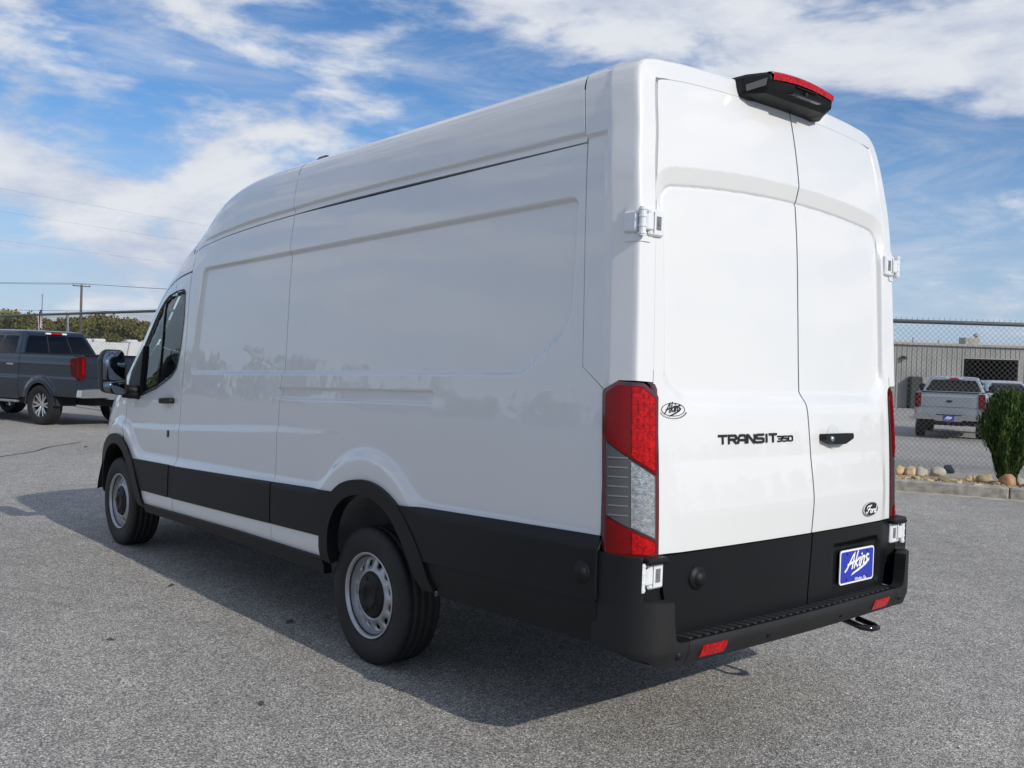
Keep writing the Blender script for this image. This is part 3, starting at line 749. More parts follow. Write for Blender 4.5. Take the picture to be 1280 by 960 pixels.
# dealer sticker: black script in an oval, arc of small print below
AK = [[(-.02, .0), (.05, .10), (.24, .66), (.30, .74), (.305, .40), (.30, .02)], [(.06, .28), (.36, .34)], [(.45, .78), (.40, .02)], [(.57, .42), (.43, .24), (.56, .02)],
      [(.64, .42), (.62, .08), (.66, .02)], [(.665, .56), (.675, .58)], [(.72, .42), (.70, .02)], [(.71, .26), (.78, .42), (.845, .38), (.83, .06), (.87, .02)],
      [(1.02, .40), (.95, .43), (.925, .32), (1.0, .18), (.97, .03), (.88, .04)]]
SW = [(1.02, .14), (1.10, .24), (1.12, .08), (.98, -.08), (.66, -.22), (.30, -.32), (.38, -.20), (.66, -.08), (.90, .0)]
def script(yc, zc, w, tilt, slant=.22, vs=.60):
    k = w / 1.1; ca, sa = math.cos(tilt), math.sin(tilt)
    def tr(p):
        a_ = (p[0] - .53 + slant * (p[1] - .2)) * k; b_ = (p[1] - .2) * k * vs
        return (yc - (a_ * ca - b_ * sa), zc + a_ * sa + b_ * ca)
    return tr
tr = script(.792, 1.268, .088, R(8))
mesh_obj('dealer_sticker', *on_rear(cat(ringp(ell(.79, 1.268, .064, .026), ell(.79, 1.268, .061, .0235)), ribbon([[tr(p) for p in s_] for s_ in AK], .0048), fill([tr(p) for p in SW])), .001, .0008), BLKP, DOORS[1], smooth=False)
dots = []
for k in range(18):
    t = R(200 + k * 140 / 17); p0 = (.79 - .072 * math.cos(t), 1.266 + .033 * math.sin(t)); dots.append([(p0[0] + .0016, p0[1]), (p0[0] - .0016, p0[1] + .001)])
mesh_obj('sticker_print', *on_rear(ribbon(dots, .003), .001, .0008), BLKP, DOORS[1], smooth=False)
# oval badge
yb, zb2 = -.635, .785
bd = mesh_obj('oval_badge', *on_rear(fill(ell(yb, zb2, .070, .034)), .004, .006), CHROME, DOORS[-1], smooth=False)
mesh_obj('badge_oval', *on_rear(fill(ell(yb, zb2, .064, .029)), .0102, .001), BLKP, DOORS[-1], smooth=False)
FD = [[(.0, .62), (.05, .82), (.16, .92), (.34, .90), (.42, .98)], [(.30, .92), (.22, .5), (.12, .14), (.02, .08), (-.02, .2)], [(.10, .48), (.36, .52)],
      [(.50, .46), (.42, .40), (.40, .16), (.48, .06), (.56, .16), (.55, .38), (.49, .46)], [(.62, .46), (.61, .08)], [(.615, .30), (.68, .44), (.74, .44)],
      [(.92, .40), (.84, .46), (.78, .32), (.80, .10), (.88, .10), (.93, .24)], [(1.0, .96), (.94, .30), (.93, .08), (1.0, .10)]]
def fdt(p): return (yb - (p[0] - .48 + .1 * (p[1] - .5)) * .098, zb2 + (p[1] - .5) * .040)
mesh_obj('badge_script', *on_rear(ribbon([[fdt(p) for p in s_] for s_ in FD], .0058), .0108, .0012), WHT, DOORS[-1], smooth=False)
# rear handle
hz_ = 1.138
mesh_obj('handle_cup', *on_rear(fill(ell(-.305, hz_, .056, .056)), .001, .002), M('cup_white', (.66, .67, .68), .3, coat=1), DOORS[-1], smooth=False)
hp = rnd([(-.185, hz_ - .012, .012), (-.265, hz_ - .034, .02), (-.355, hz_ - .034, .02), (-.430, hz_ - .010, .012), (-.430, hz_ + .014, .012), (-.185, hz_ + .016, .012)])
V, F, N = panel(hp, rear, .012, -1, .035, off=.036); mesh_obj('handle', V, F, PLAS, DOORS[-1], N)
mesh_obj('key_lock', *lathe([(0, .0), (0, .011), (.006, .011), (.006, .013), (.02, .013)], 20, 'x', tuple(rpt(-.235, hz_ - .004, .042))), CHROME, DOORS[-1])
# round door stops and side sensor pucks
def puck(c, ax, sgn=1):
    pr_ = [(-.030, .0), (-.030, .016), (-.026, .020), (-.024, .026), (-.014, .030), (-.010, .034), (-.006, .046), (.004, .050), (.02, .050)]
    return lathe([(a_ * sgn, r_) for a_, r_ in pr_], 32, ax, c)
mesh_obj('door_stop', *puck(tuple(rpt(.665, .610, .006)), 'x'), PLAS, DOORS[1])
for s in (1, -1):
    p = side(np.array(.32), np.array(.634)); V, F = puck((p[0], p[1] + .012, p[2]), 'y', -1); V = np.array(V)
    if s < 0: V, F, _ = flipy(V, F)
    mesh_obj('stop_buffer', V, F, PLAS, VAN)
# licence plate
pl = thing_plate = None
def plate3(a_, b_, d=0.0):                # a to the right, b up, in metres from the plate centre
    yc, zc = -.515, .530; return (float(r0(.56)) - .034 - d - .02 * b_ * 0, yc - a_, zc + b_ + rk(.08))
pw, ph = .152, .080
PLT = mesh_obj('licence_plate', *prism(rnd([(-pw, -ph, .02), (pw, -ph, .02), (pw, ph, .02), (-pw, ph, .02)]), lambda a_, b_, h: plate3(a_, b_, h), .004), WHT, VAN, smooth=False)
PLT['label'] = 'blue dealer plate with white script lettering'
mesh_obj('plate_field', *prism(rnd([(-pw + .008, -ph + .008, .014), (pw - .008, -ph + .008, .014), (pw - .008, ph - .008, .014), (-pw + .008, ph - .008, .014)]), lambda a_, b_, h: plate3(a_, b_, .004 + h), .0008), PLATEB, PLT, smooth=False)
tr = script(0, 0.012, .205, R(7), vs=.50)
def pflat(VF, d0, d1):
    v, f = VF; n = len(v); V = [plate3(-p[0], p[1], d0) for p in v] + [plate3(-p[0], p[1], d1 + (p[2] if len(p) > 2 else 0)) for p in v]
    return V, [[i + n for i in g] for g in f]
mesh_obj('plate_script', *pflat(cat(ribbon([[tr(p) for p in s_] for s_ in AK], .0105), fill([tr(p) for p in SW])), .005, .0062), WHT, PLT, smooth=False)
def text_mesh(txt, size, shear=0):
    c = bpy.data.curves.new('t', 'FONT'); c.body = txt; c.size = size; c.align_x = 'CENTER'; c.shear = shear; c.offset = size * .02
    o = bpy.data.objects.new('t', c); COL.objects.link(o); dg = bpy.context.evaluated_depsgraph_get(); me = o.evaluated_get(dg).to_mesh()
    V = [tuple(v.co) for v in me.vertices]; F = [list(p.vertices) for p in me.polygons]
    o.evaluated_get(dg).to_mesh_clear(); bpy.data.objects.remove(o); bpy.data.curves.remove(c); return V, F
tv, tf = text_mesh('Winder, Ga.', .021)
mesh_obj('plate_town', [plate3(v[0] + .030, v[1] - .069, .0082) for v in tv], tf, WHT, PLT, smooth=False)
for sx in (-.09, .09):
    for sz in (-.058, .060):
        bv, bf = cat(([], []), prism([(sx + .006 * math.cos(t), sz + .006 * math.sin(t)) for t in np.linspace(0, 6.28, 9)[:-1]], lambda a_, b_, h: plate3(a_, b_, .005 + h), .003))
        mesh_obj('plate_bolt', bv, bf, M('bolt_dark', (.03, .04, .12), .4), PLT, smooth=False)
# hinges
def hinge(z, mat):
    w = float(hermite(TZ, TY, np.array(z))) - (.0 if z > 1 else .012); x = float(r0(z)); zz_ = z + rk(.1); h = .050
    a1 = box(x - .020, x + .03, w - .125, w - .040, zz_ - h, zz_ + h, .007)                     # leaf on the door
    a2 = box(x - .026, x - .010, w - .060, w - .020, zz_ - h * .62, zz_ + h * .62, .005)          # arm
    a4 = box(x + .004, x + .070, w - .012, w + .012, zz_ - h * .8, zz_ + h * .8, .006) if z > 1 else box(x + .0, x + .03, w - .03, w + .002, zz_ - h * .8, zz_ + h * .8, .006)   # leaf on the body side
    a3 = tube([(x - .014, w - .006, zz_ - h * 1.08), (x - .014, w - .006, zz_ + h * 1.08)], .014, 14)
    a6 = [tube([(x - .014, w - .006, zz_ + q_ - .003), (x - .014, w - .006, zz_ + q_ + .003)], .0165, 14) for q_ in (-.045, -.018, .018, .045)]
    return cat(a1, a2, a3, a4, *a6), [box(x - .0215, x - .0195, w - .105, w - .078, zz_ - .026, zz_ + .026, .0008), box(x - .0215, x - .019, w - .066, w - .0605, zz_ - .040, zz_ + .040, .0008), box(x - .024, x - .021, w - .098, w - .085, zz_ - .008, zz_ + .008, .001)]
for s in (1, -1):
    for z in (1.975, .645):
        a_, bs = hinge(z, HINGE); mir = (lambda t: t) if s > 0 else (lambda t: flipy(np.array(t[0]), t[1])[:2])
        a_ = mir(a_); hh = mesh_obj('door_hinge', a_[0], a_[1], HINGE, VAN, smooth=False)
        for b_ in bs: b_ = mir(b_); mesh_obj('hinge_slot', b_[0], b_[1], M('hinge_grey', (.16, .17, .18), .5), hh, smooth=False)
# swelling of the body side round the upper hinge
V, F, N = panel(rnd([(.20, 1.905, .02), (.335, 1.905, .02), (.335, 2.05, .02), (.225, 2.05, .03)]), corner, .01, 1, .010, off=.005)
both('hinge_pad', (V, F, N), PAINT)
# ---------------- tail lamps on the corner
LPROF = [(.175, 0), (.16, .0), (.13, .0015), (.105, .006), (.08, .015), (.058, .028), (.038, .046), (.022, .068), (.010, .094), (.003, .12), (0, .15), (0, .18)]
LPn = np.array(smooth_line(LPROF, 5)); LU = np.concatenate([[0], np.cumsum(np.linalg.norm(np.diff(LPn, axis=0), axis=1))])
def lamp(u, s):
    u = np.asarray(u, float); s = np.asarray(s, float); dx = np.interp(u, LU, LPn[:, 0]); ins = np.interp(u, LU, LPn[:, 1])
    y = np.interp(s, PS, PY) - ins; x = rr(np.minimum(np.abs(y), .97), s) + dx; return np.stack([x, y, s + rk(x)], -1)
ut = float(np.interp(-.155, -LPn[:, 0], LU)); ul = float(np.interp(.118, LPn[:, 1][20:], LU[20:]))
TLP = rnd([(ut, .735, .02), (ut + .025, .706, .02), (ul, .704, .01), (ul, 1.318, .02), (ul - .055, 1.368, .03), (ut + .065, 1.374, .03), (ut, 1.338, .02)], 5)
ui, uo = ut + .020, ul - .011
DIAG = lambda u, za, zb_: za + (zb_ - za) * (u - ui) / (uo - ui)
upper = rnd([(ui, 1.152, 0), (uo, 1.022, 0), (uo, 1.308, .02), (ul - .060, 1.354, .02), (ut + .068, 1.360, .02), (ui, 1.328, .02)], 4)
clear = [(ui + .004, .868), (uo - .003, .778), (uo - .003, 1.016), (ui + .004, 1.142)]
lower = rnd([(ui, .744, .012), (ut + .03, .720, .012), (uo, .718, .008), (uo, .770, 0), (ui, .860, 0)], 4)
um = ui + .5 * (uo - ui)
for s in (1, -1):
    def mk(name, poly, off, mat, par, fl=.02, lab=None):
        V, F, N = panel(poly, lamp, .012, 1, fl, off=off)
        if s < 0: V, F, N = flipy(V, F, N)
        return mesh_obj(name, V, F, mat, par, N)
    T = mk('tail_lamp', TLP, .014, REDD, VAN, .04)
    mk('red_lens', upper, .020, REDL, T); mk('red_lens', lower, .020, REDL, T)
    clp = lambda poly, lo, hi: clip(clip(poly, 0, lo, 1), 0, hi, -1)
    mk('bright_lens', inset(clp(upper, um, uo), .006), .0225, REDB, T, .004); mk('bright_lens', inset(clp(lower, um, uo), .006), .0225, REDB, T, .004)
    mk('reversing_lens', clear, .020, M('lens_backing', (.10, .105, .11), .15, metal=.3, spec=.6), T)
    for k in range(9):                        # ribs of the clear lens
        z0 = .83 + k * .036
        if DIAG(ui + .04, 1.142, 1.016) > z0 + .012 and DIAG(ui + .04, .868, .778) < z0: mk('lens_rib', [(ui + .012, z0), (um - .006, z0), (um - .006, z0 + .005), (ui + .012, z0 + .005)], .0225, M('lens_rib_grey', (.30, .31, .33), .2, metal=.6), T, .003)
    for part, z0, z1 in ((upper, 1.06, 1.33), (lower, .735, .80)):
        z = z0
        while z < z1:
            for k in range(4):
                ua = um + .008 + k * (uo - um - .016) / 4; ub_ = ua + (uo - um - .016) / 4 - .0018
                if float(sdf(part, np.array([ua, ub_, ua, ub_]), np.array([z, z, z + .018, z + .018])).max()) < -.004: mk('lens_facet', [(ua, z), (ub_, z), (ub_, z + .018), (ua, z + .018)], .0232 + .0007 * ((k * 7 + int(z * 1000) // 22) % 3), REDB, T, .002)
            z += .0225
    mk('reflector', inset(clp(clear, um, uo - .004), .004), .0225, CLRL, T, .004)
# ---------------- rear bumper
path = smooth_line([(.275, 1.022), (.20, 1.022), (.13, 1.020), (.085, 1.012), (.045, .99), (.012, .955), (-.006, .91), (-.014, .85), (-.024, .6), (-.032, .3), (-.035, 0)], 8)
BP = np.array(path); BU = np.concatenate([[0], np.cumsum(np.linalg.norm(np.diff(BP, axis=0), axis=1))]); BL = BU[-1]
def bump(u, z):
    u = np.asarray(u, float); z = np.asarray(z, float); um_ = np.where(u > BL, 2 * BL - u, u); sg_ = np.where(u > BL, -1, 1)
    x = np.interp(um_, BU, BP[:, 0]); y = np.interp(um_, BU, BP[:, 1]) * sg_
    tuck = .03 * (1 - ss(z, .28, .37)); rl = .012 * ss(z, .372, .40) * ss(um_, .42, .50)
    lean = .0 * z
    return np.stack([x + (tuck + rl) * ss(um_, .2, .4) + lean, y - tuck * sg_ * (1 - ss(um_, .2, .4)), z + rk(x)], -1)
ub = lambda x: float(np.interp(-x, -BP[:, 0], BU))
uarm = float(np.interp(-.885, -BP[:, 1][10:], BU[10:])); uh0 = float(np.interp(-.995, -BP[:, 1][10:], BU[10:]))
ue = float(np.interp(-.79, -BP[:, 1][10:], BU[10:]))
corn = rnd([(0, .365, 0), (.10, .355, .0), (.25, .335, .05), (uarm - .05, .298, .05), (ue, .300, 0), (ue, .392, 0), (uarm + .025, .395, .03), (uarm + .012, .47, .02), (uarm + .006, .552, .01), (uh0, .556, .008), (uh0, .718, .008), (0, .722, 0)], 5)
BMP = mesh_obj('rear_bumper', *panel([(ue + .003, .300), (2 * BL - ue - .003, .300), (2 * BL - ue - .003, .392), (ue + .003, .392)], bump, .02, 1, .04)[:2], BUMP, VAN)
V, F, N = panel(corn, bump, .016, 1, .055); 
for s in (1, -1):
    vf = (V, F, N) if s > 0 else flipy(V, F, N); mesh_obj('bumper_corner', vf[0], vf[1], BUMP, BMP, vf[2])
    # hinge bracket cap over lower hinge, pocket behind it
    x = .05
    for nm, bx in (('hinge_cap', box(.034, .13, min(s * .86, s * .975), max(s * .86, s * .975), .706 + rk(.1) - .014, .706 + rk(.1) + .010, .008)),):
        mesh_obj(nm, *bx, PLAS, BMP, smooth=False)
    mesh_obj('hinge_pocket', *box(.085, .20, min(s * .82, s * 1.0), max(s * .82, s * 1.0), .50 + rk(.1), .70 + rk(.1)), PLAS, BMP, smooth=False)
    # reflectors
    yc = .64
    uu0 = float(np.interp(-.715, -BP[:, 1][10:], BU[10:])); uu1 = float(np.interp(-.565, -BP[:, 1][10:], BU[10:]))
    vf = panel(rnd([(uu0, .318, .008), (uu1, .318, .008), (uu1, .366, .008), (uu0, .366, .008)]), bump, .02, 1, .01, off=.004)
    if s < 0: vf = flipy(*vf)
    mesh_obj('reflector', vf[0], vf[1], REDB, BMP, vf[2])
    uc = float(np.interp(-.838, -BP[:, 1][10:], BU[10:]))
    p = bump(np.array(uc), np.array(.345)); sv, sf = lathe([(-.006, 0), (-.006, .012), (0, .017), (.01, .018)], 20, 'x', (p[0], s * p[1], p[2])); mesh_obj('parking_sensor', sv, sf, PLAS, BMP)
for yy in (.28, -.28):
    u_ = float(np.interp(-abs(yy), -BP[:, 1][10:], BU[10:])); p = bump(np.array(u_), np.array(.345)); sv, sf = lathe([(-.003, 0), (-.003, .012), (0, .016), (.01, .017)], 20, 'x', (p[0], yy, p[2])); mesh_obj('parking_sensor', sv, sf, PLAS, BMP)
# step top with tread ribs
zt = .392 + rk(.05)
V = []; F = []
us = np.linspace(ue - .02, 2 * BL - ue + .02, 50)
P = bump(us, np.full(50, .392)); 
for p in P: V += [tuple(p), (.13, p[1], p[2] + .004)]
F = [[2 * i, 2 * i + 1, 2 * i + 3, 2 * i + 2] for i in range(49)]
mesh_obj('bumper_step', V, F, PLAS, BMP, smooth=False)
TRD = M('tread_rubber', (.02, .021, .022), .55)
rv, rf = box(-.005, .085, -.014, .014, 0, .007, .003); base_me = None
for k in range(31):
    y = -.75 + k * .05; x0 = float(np.interp(abs(y), BP[:, 1][::-1], BP[:, 0][::-1]))
    if base_me is None: o = mesh_obj('tread_rib', rv, rf, TRD, BMP, smooth=False); base_me = o.data
    else: o = bpy.data.objects.new('tread_rib', base_me); COL.objects.link(o); o.parent = BMP
    o.location = (x0 + .028, y, zt + .001); o.rotation_euler.z = R(14)
mesh_obj('tow_eye', *tube([(.22, -.50, .43), (.08, -.50, .42), (.0, -.50, .405), (-.035, -.53, .40), (-.04, -.575, .40), (-.01, -.60, .40), (.08, -.60, .415)], .014, 10), PLASG, VAN)
# ---------------- high level lamp and camera pod
def podring(sc, z, dz=0): return [(.10 + (1 - sc) * .10 + dz, -.235 * sc - 0), (.10 + (1 - sc) * .10 + dz, .235 * sc), (.20, .300 * sc), (.44, .28 * sc), (.44, -.28 * sc), (.20, -.300 * sc)]
crown = lambda y: -.035 * (y / .33) ** 2
rings = [(.82, 2.760, .09), (.98, 2.776, .035), (1.0, 2.798, .012), (1.0, 2.828, .0), (.99, 2.850, .004), (.93, 2.864, .02), (.5, 2.871, .1)]
V = []; F = []
for sc, z, dz in rings:
    pts = rnd([(a_, b_, .02) for a_, b_ in podring(sc, z, dz)], 3)
    V += [(a_, b_, z + crown(b_)) for a_, b_ in pts]
m = len(pts)
for i in range(len(rings) - 1): F += [[i * m + k, i * m + (k + 1) % m, (i + 1) * m + (k + 1) % m, (i + 1) * m + k] for k in range(m)]
F += [[(len(rings) - 1) * m + k for k in range(m)], list(range(m))[::-1]]
POD = mesh_obj('brake_lamp_pod', V, F, PLAS, VAN, smooth=False)
V = []; F = []; ys = np.linspace(-.232, .232, 25)
for y in ys: V += [(.094, y, 2.824 + crown(y)), (.092, y, 2.850 + crown(y)), (.108, y, 2.862 + crown(y)), (.13, y, 2.864 + crown(y))]
F = [[i * 4 + k, i * 4 + k + 1, i * 4 + 5 + k, i * 4 + 4 + k] for i in range(24) for k in range(3)]
mesh_obj('brake_lens', V, F, REDB, POD)
for s in (1, -1):
    mesh_obj('cargo_lamp_lens', [(.112, s * .25, 2.836 - .02), (.188, s * .295, 2.825 - .035), (.186, s * .293, 2.793 - .03), (.116, s * .252, 2.804 - .02)], [[0, 1, 2, 3]], M('smoke_lens', (.10, .10, .09), .45), POD, smooth=False)
cam_h = [(.098, -.16, 2.813), (.098, .10, 2.816), (.112, .14, 2.773), (.112, -.18, 2.770), (.125, -.12, 2.806), (.125, .06, 2.806), (.13, .10, 2.780), (.13, -.14, 2.80)]
mesh_obj('camera_recess', *cat(box(.086, .12, -.13, .09, 2.775, 2.784, .003), box(.090, .12, -.10, .06, 2.810, 2.816, .002), lathe([(-.004, 0), (-.004, .008), (0, .011), (.02, .012)], 16, 'x', (.098, -.02, 2.796))), PLASG, POD, smooth=False)
# roof marker lamps and aerial fin
for s in (1, -1):
    mesh_obj('marker_lamp', *box(2.79, 2.90, s * .79 - .025, s * .79 + .025, 2.73, 2.778, .016), PLASG, VAN, smooth=False)
# ---------------- mirrors
for s in (1, -1):
    def mm(nm, vf, mat, par): 
        if s < 0: vf = flipy(np.array(vf[0]), vf[1])[:2]
        return mesh_obj(nm, vf[0], vf[1], mat, par, smooth=True)
    ol = rnd([(1.085, 1.205, .04), (1.275, 1.235, .05), (1.285, 1.50, .05), (1.255, 1.578, .045), (1.12, 1.575, .045), (1.090, 1.45, .1)], 6)
    n = len(ol); cyc = np.mean([p[0] for p in ol]); czc = np.mean([p[1] for p in ol]); V = []; F = []
    prof = [(5.235, .90), (5.229, .945), (5.24, .955), (5.29, .95), (5.35, .88), (5.385, .70), (5.40, .4)]
    for x, k in prof: V += [(x + .05 * (p[0] - 1.18), cyc + (p[0] - cyc) * k, czc + (p[1] - czc) * k + rk(5.3)) for p in ol]
    for i in range(len(prof) - 1): F += [[i * n + k, i * n + (k + 1) % n, (i + 1) * n + (k + 1) % n, (i + 1) * n + k] for k in range(n)]
    F += [list(range(n))[::-1], [(len(prof) - 1) * n + k for k in range(n)]]
    MR = mm('door_mirror', (V, F), PLAS, VAN)
    gx = 5.230
    mg = rnd([(1.108, 1.34, .015), (1.268, 1.335, .015), (1.272, 1.50, .03), (1.248, 1.562, .03), (1.128, 1.56, .03), (1.108, 1.46, .1)], 5)
    mm('mirror_glass', prism(mg, lambda a_, b_, h: (gx + .05 * (a_ - 1.18) - h + .10 * (b_ - 1.4) * 0, a_, b_ + rk(5.3)), .004), MIRR, MR)
    mc = rnd([(1.104, 1.222, .03), (1.262, 1.248, .04), (1.266, 1.322, .012), (1.106, 1.326, .012)], 5)
    mm('convex_mirror', prism(mc, lambda a_, b_, h: (gx + .05 * (a_ - 1.18) - h, a_, b_ + rk(5.3)), .004), MIRR, MR)
    mm('mirror_arm', cat(tube([(5.31, 1.12, 1.29), (5.28, 1.02, 1.27), (5.27, .95, 1.26)], [.034, .038, .05], 10), tube([(5.30, 1.10, 1.24), (5.27, 1.0, 1.235), (5.25, .95, 1.23)], [.03, .034, .045], 10)), PLAS, MR)
# ---------------- wheels
def rim_disc(r1, r2, n, ya, yb_, hr, hw):
    """annulus with n oval holes; y falls from ya to yb_ across it"""
    V = []; F = []; m = 24
    for i in range(n):
        o = len(V); t0 = 2 * math.pi * i / n; dt = 2 * math.pi / n
        for k in range(m):
            a_ = 2 * math.pi * k / m; c_, s_ = math.cos(a_), math.sin(a_); q_ = max(abs(c_), abs(s_))
            for (pu, pv) in ((.5 + .5 * c_ / q_, .5 + .5 * s_ / q_), (.5 + hw * c_, .5 + hr * s_), (.5 + hw * .92 * c_, .5 + hr * .92 * s_)):
                r_ = r1 + (r2 - r1) * pv; t_ = t0 + dt * pu; V.append((r_ * math.cos(t_), ya + (yb_ - ya) * pv, r_ * math.sin(t_)))
            v_ = V[-1]; V[-1] = (v_[0], v_[1] - .012, v_[2])
        for k in range(m):
            k2 = (k + 1) % m
            for j in (0, 1): F.append([o + 3 * k + j, o + 3 * k2 + j, o + 3 * k2 + j + 1, o + 3 * k + j + 1])
    return V, F
def tyre_mesh(Rt, w, Rr, n=72, blocks=True):
    h = w / 2
    prof = [(h * .74, Rr - .012), (h * .84, Rr), (h * .95, Rr + (Rt - Rr) * .3), (h * 1.0, Rr + (Rt - Rr) * .5), (h * .97, Rr + (Rt - Rr) * .75), (h * .90, Rt - .014), (h * .80, Rt - .004)]
    g = .009; tre = []
    for a_ in (.55, .18, -.18, -.55): tre += [(h * a_ + .006, Rt), (h * a_ + .005, Rt - g), (h * a_ - .005, Rt - g), (h * a_ - .006, Rt)]
    prof = prof + tre + [(-a_, r_) for a_, r_ in prof[::-1]]
    V, F = lathe(prof, n, 'y')
    # shoulder block cuts
    bv, bf = [], []
    for k in range(n // 2 if blocks else 0):
        t = 2 * math.pi * k / (n // 2)
        for s_ in (1, -1):
            q_ = [(-.007, -.030, -.012), (.007, -.030, -.012), (.007, .008, -.016), (-.007, .008, -.016), (-.006, -.030, -.0008), (.006, -.030, -.0008), (.006, .004, -.004), (-.006, .004, -.004)]
            o = len(bv)
            for a_, b_, c_ in q_:
                rr_ = Rt + c_; bv.append((rr_ * math.cos(t) - a_ * math.sin(t), s_ * (h * .80 + b_), rr_ * math.sin(t) + a_ * math.cos(t)))
            bf += [[o + i for i in f] for f in ([4, 5, 6, 7], [0, 1, 5, 4], [1, 2, 6, 5], [2, 3, 7, 6], [3, 0, 4, 7])]
    return cat((V, F), (bv, bf))
def van_wheel(x, y):
    s = 1 if y > 0 else -1
    fx = lambda vf: vf if s > 0 else flipy(np.array(vf[0]), vf[1])[:2]
    rim = cat(lathe([(.104, .2235), (.110, .2215), (.110, .217), (.102, .209), (.082, .204), (.066, .201), (.058, .197)], 64), rim_disc(.128, .197, 12, .086, .058, .25, .27),
              lathe([(.086, .129), (.088, .124), (.078, .118), (.05, .11)], 64), lathe([(.045, .200), (-.09, .205), (-.1, .215)], 48))
    w = mesh_obj('wheel', *fx(rim), STEEL, VAN); w.location = (x, y, .352)
    t = mesh_obj('tyre', *fx(tyre_mesh(.356, .235, .212)), RUB, w)
    c = mesh_obj('hub_cap', *fx(cat(lathe([(.082, .120), (.092, .114), (.098, .100), (.100, .075), (.106, .070), (.106, .045), (.100, .040), (.100, .0)], 48),
        *[lathe([(.104, 0), (.104, .011), (.096, .013)], 10, 'y', (.088 * math.cos(a_), 0, .088 * math.sin(a_))) for a_ in np.linspace(0, 2 * math.pi, 6)[:-1]])), PLAS, w)
    b = mesh_obj('brake_disc', *fx(lathe([(.0, .10), (.0, .165), (-.03, .165), (-.03, .0)], 40)), M('brake_iron', (.07, .065, .06), .55, metal=.6), w)
    return w
for x in (1.93, 5.68):
    for y in (.868, -.868): van_wheel(x, y)

# ------------------------------------------------------------------ ground, kerb, planting bed
def asphalt():
    m = bpy.data.materials.new('asphalt'); m.use_nodes = True; t = m.node_tree; b = t.nodes['Principled BSDF']
    tc = t.nodes.new('ShaderNodeTexCoord')
    def N(k, **kw):
        n = t.nodes.new(k)
        for a_, v in kw.items(): setattr(n, a_, v)
        return n
    v1 = N('ShaderNodeTexVoronoi', feature='F1'); v1.inputs['Scale'].default_value = 165
    v2 = N('ShaderNodeTexVoronoi', feature='F1'); v2.inputs['Scale'].default_value = 62
    n1 = N('ShaderNodeTexNoise'); n1.inputs['Scale'].default_value = .35; n1.inputs['Detail'].default_value = 6; n1.inputs['Roughness'].default_value = .6
    n2 = N('ShaderNodeTexNoise'); n2.inputs['Scale'].default_value = 5; n2.inputs['Detail'].default_value = 5
    for n in (v1, v2, n1, n2): t.links.new(tc.outputs['Object'], n.inputs['Vector'])
    sp = N('ShaderNodeSeparateColor'); t.links.new(v1.outputs['Color'], sp.inputs[0])
    sp2 = N('ShaderNodeSeparateColor'); t.links.new(v2.outputs['Color'], sp2.inputs[0])
    r1 = N('ShaderNodeValToRGB'); t.links.new(sp.outputs[0], r1.inputs[0])
    e = r1.color_ramp.elements; e[0].position = 0; e[0].color = (.09, .087, .083, 1); e[1].position = 1; e[1].color = (.74, .70, .645, 1)
    for p, c in ((.35, (.225, .216, .203)), (.72, (.37, .354, .332)), (.9, (.50, .48, .445))):
        q = r1.color_ramp.elements.new(p); q.color = (*c, 1)
    r2 = N('ShaderNodeMapRange'); t.links.new(sp2.outputs[1], r2.inputs[0]); r2.inputs[3].default_value = .84; r2.inputs[4].default_value = 1.16
    r3 = N('ShaderNodeMapRange'); t.links.new(n1.outputs[0], r3.inputs[0]); r3.inputs[1].default_value = .3; r3.inputs[2].default_value = .7; r3.inputs[3].default_value = .86; r3.inputs[4].default_value = 1.14
    r4 = N('ShaderNodeMapRange'); t.links.new(n2.outputs[0], r4.inputs[0]); r4.inputs[1].default_value = .3; r4.inputs[2].default_value = .7; r4.inputs[3].default_value = .90; r4.inputs[4].default_value = 1.10
    m1 = N('ShaderNodeMath', operation='MULTIPLY'); t.links.new(r2.outputs[0], m1.inputs[0]); t.links.new(r3.outputs[0], m1.inputs[1])
    m2 = N('ShaderNodeMath', operation='MULTIPLY'); t.links.new(m1.outputs[0], m2.inputs[0]); t.links.new(r4.outputs[0], m2.inputs[1])
    vs = N('ShaderNodeVectorMath', operation='SCALE'); t.links.new(r1.outputs[0], vs.inputs[0]); t.links.new(m2.outputs[0], vs.inputs['Scale'])
    t.links.new(vs.outputs[0], b.inputs['Base Color']); b.inputs['Roughness'].default_value = .82; b.inputs['Specular IOR Level'].default_value = .35
    bp = N('ShaderNodeBump'); bp.inputs['Strength'].default_value = .55; bp.inputs['Distance'].default_value = .004
    t.links.new(v1.outputs['Distance'], bp.inputs['Height']); bp.invert = True; t.links.new(bp.outputs[0], b.inputs['Normal'])
    return m
ASPH = asphalt()
FC = np.array([12.2, -5.2]); F1 = np.array([5.65, -11.43]); F2 = np.array([-4.6, -22.1]); F0 = np.array([45., -2.9])
def gz(x, y):
    """the lots beyond the fence lie a little lower"""
    x = np.asarray(x, float); y = np.asarray(y, float)
    def sd_(p, q): d = (q - p) / np.linalg.norm(q - p); n_ = np.array([d[1], -d[0]]); n_ = n_ if n_[1] < 0 else -n_; return (x - p[0]) * n_[0] + (y - p[1]) * n_[1]
    return -.40 * ss(np.minimum(sd_(FC, F0), sd_(FC, F2)), .4, 10)
gx_ = np.concatenate([[-900, -300, -120], np.arange(-60, 90.1, 1.5), [130, 300, 900]]); X_, Y_ = np.meshgrid(gx_, -gx_[::-1] * 1.0 if False else np.concatenate([[-900, -300, -140], np.arange(-90, 30.1, 1.5), [60, 120, 300, 900]]), indexing='ij')
V = np.stack([X_, Y_, gz(X_, Y_)], -1).reshape(-1, 3); ny_ = X_.shape[1]
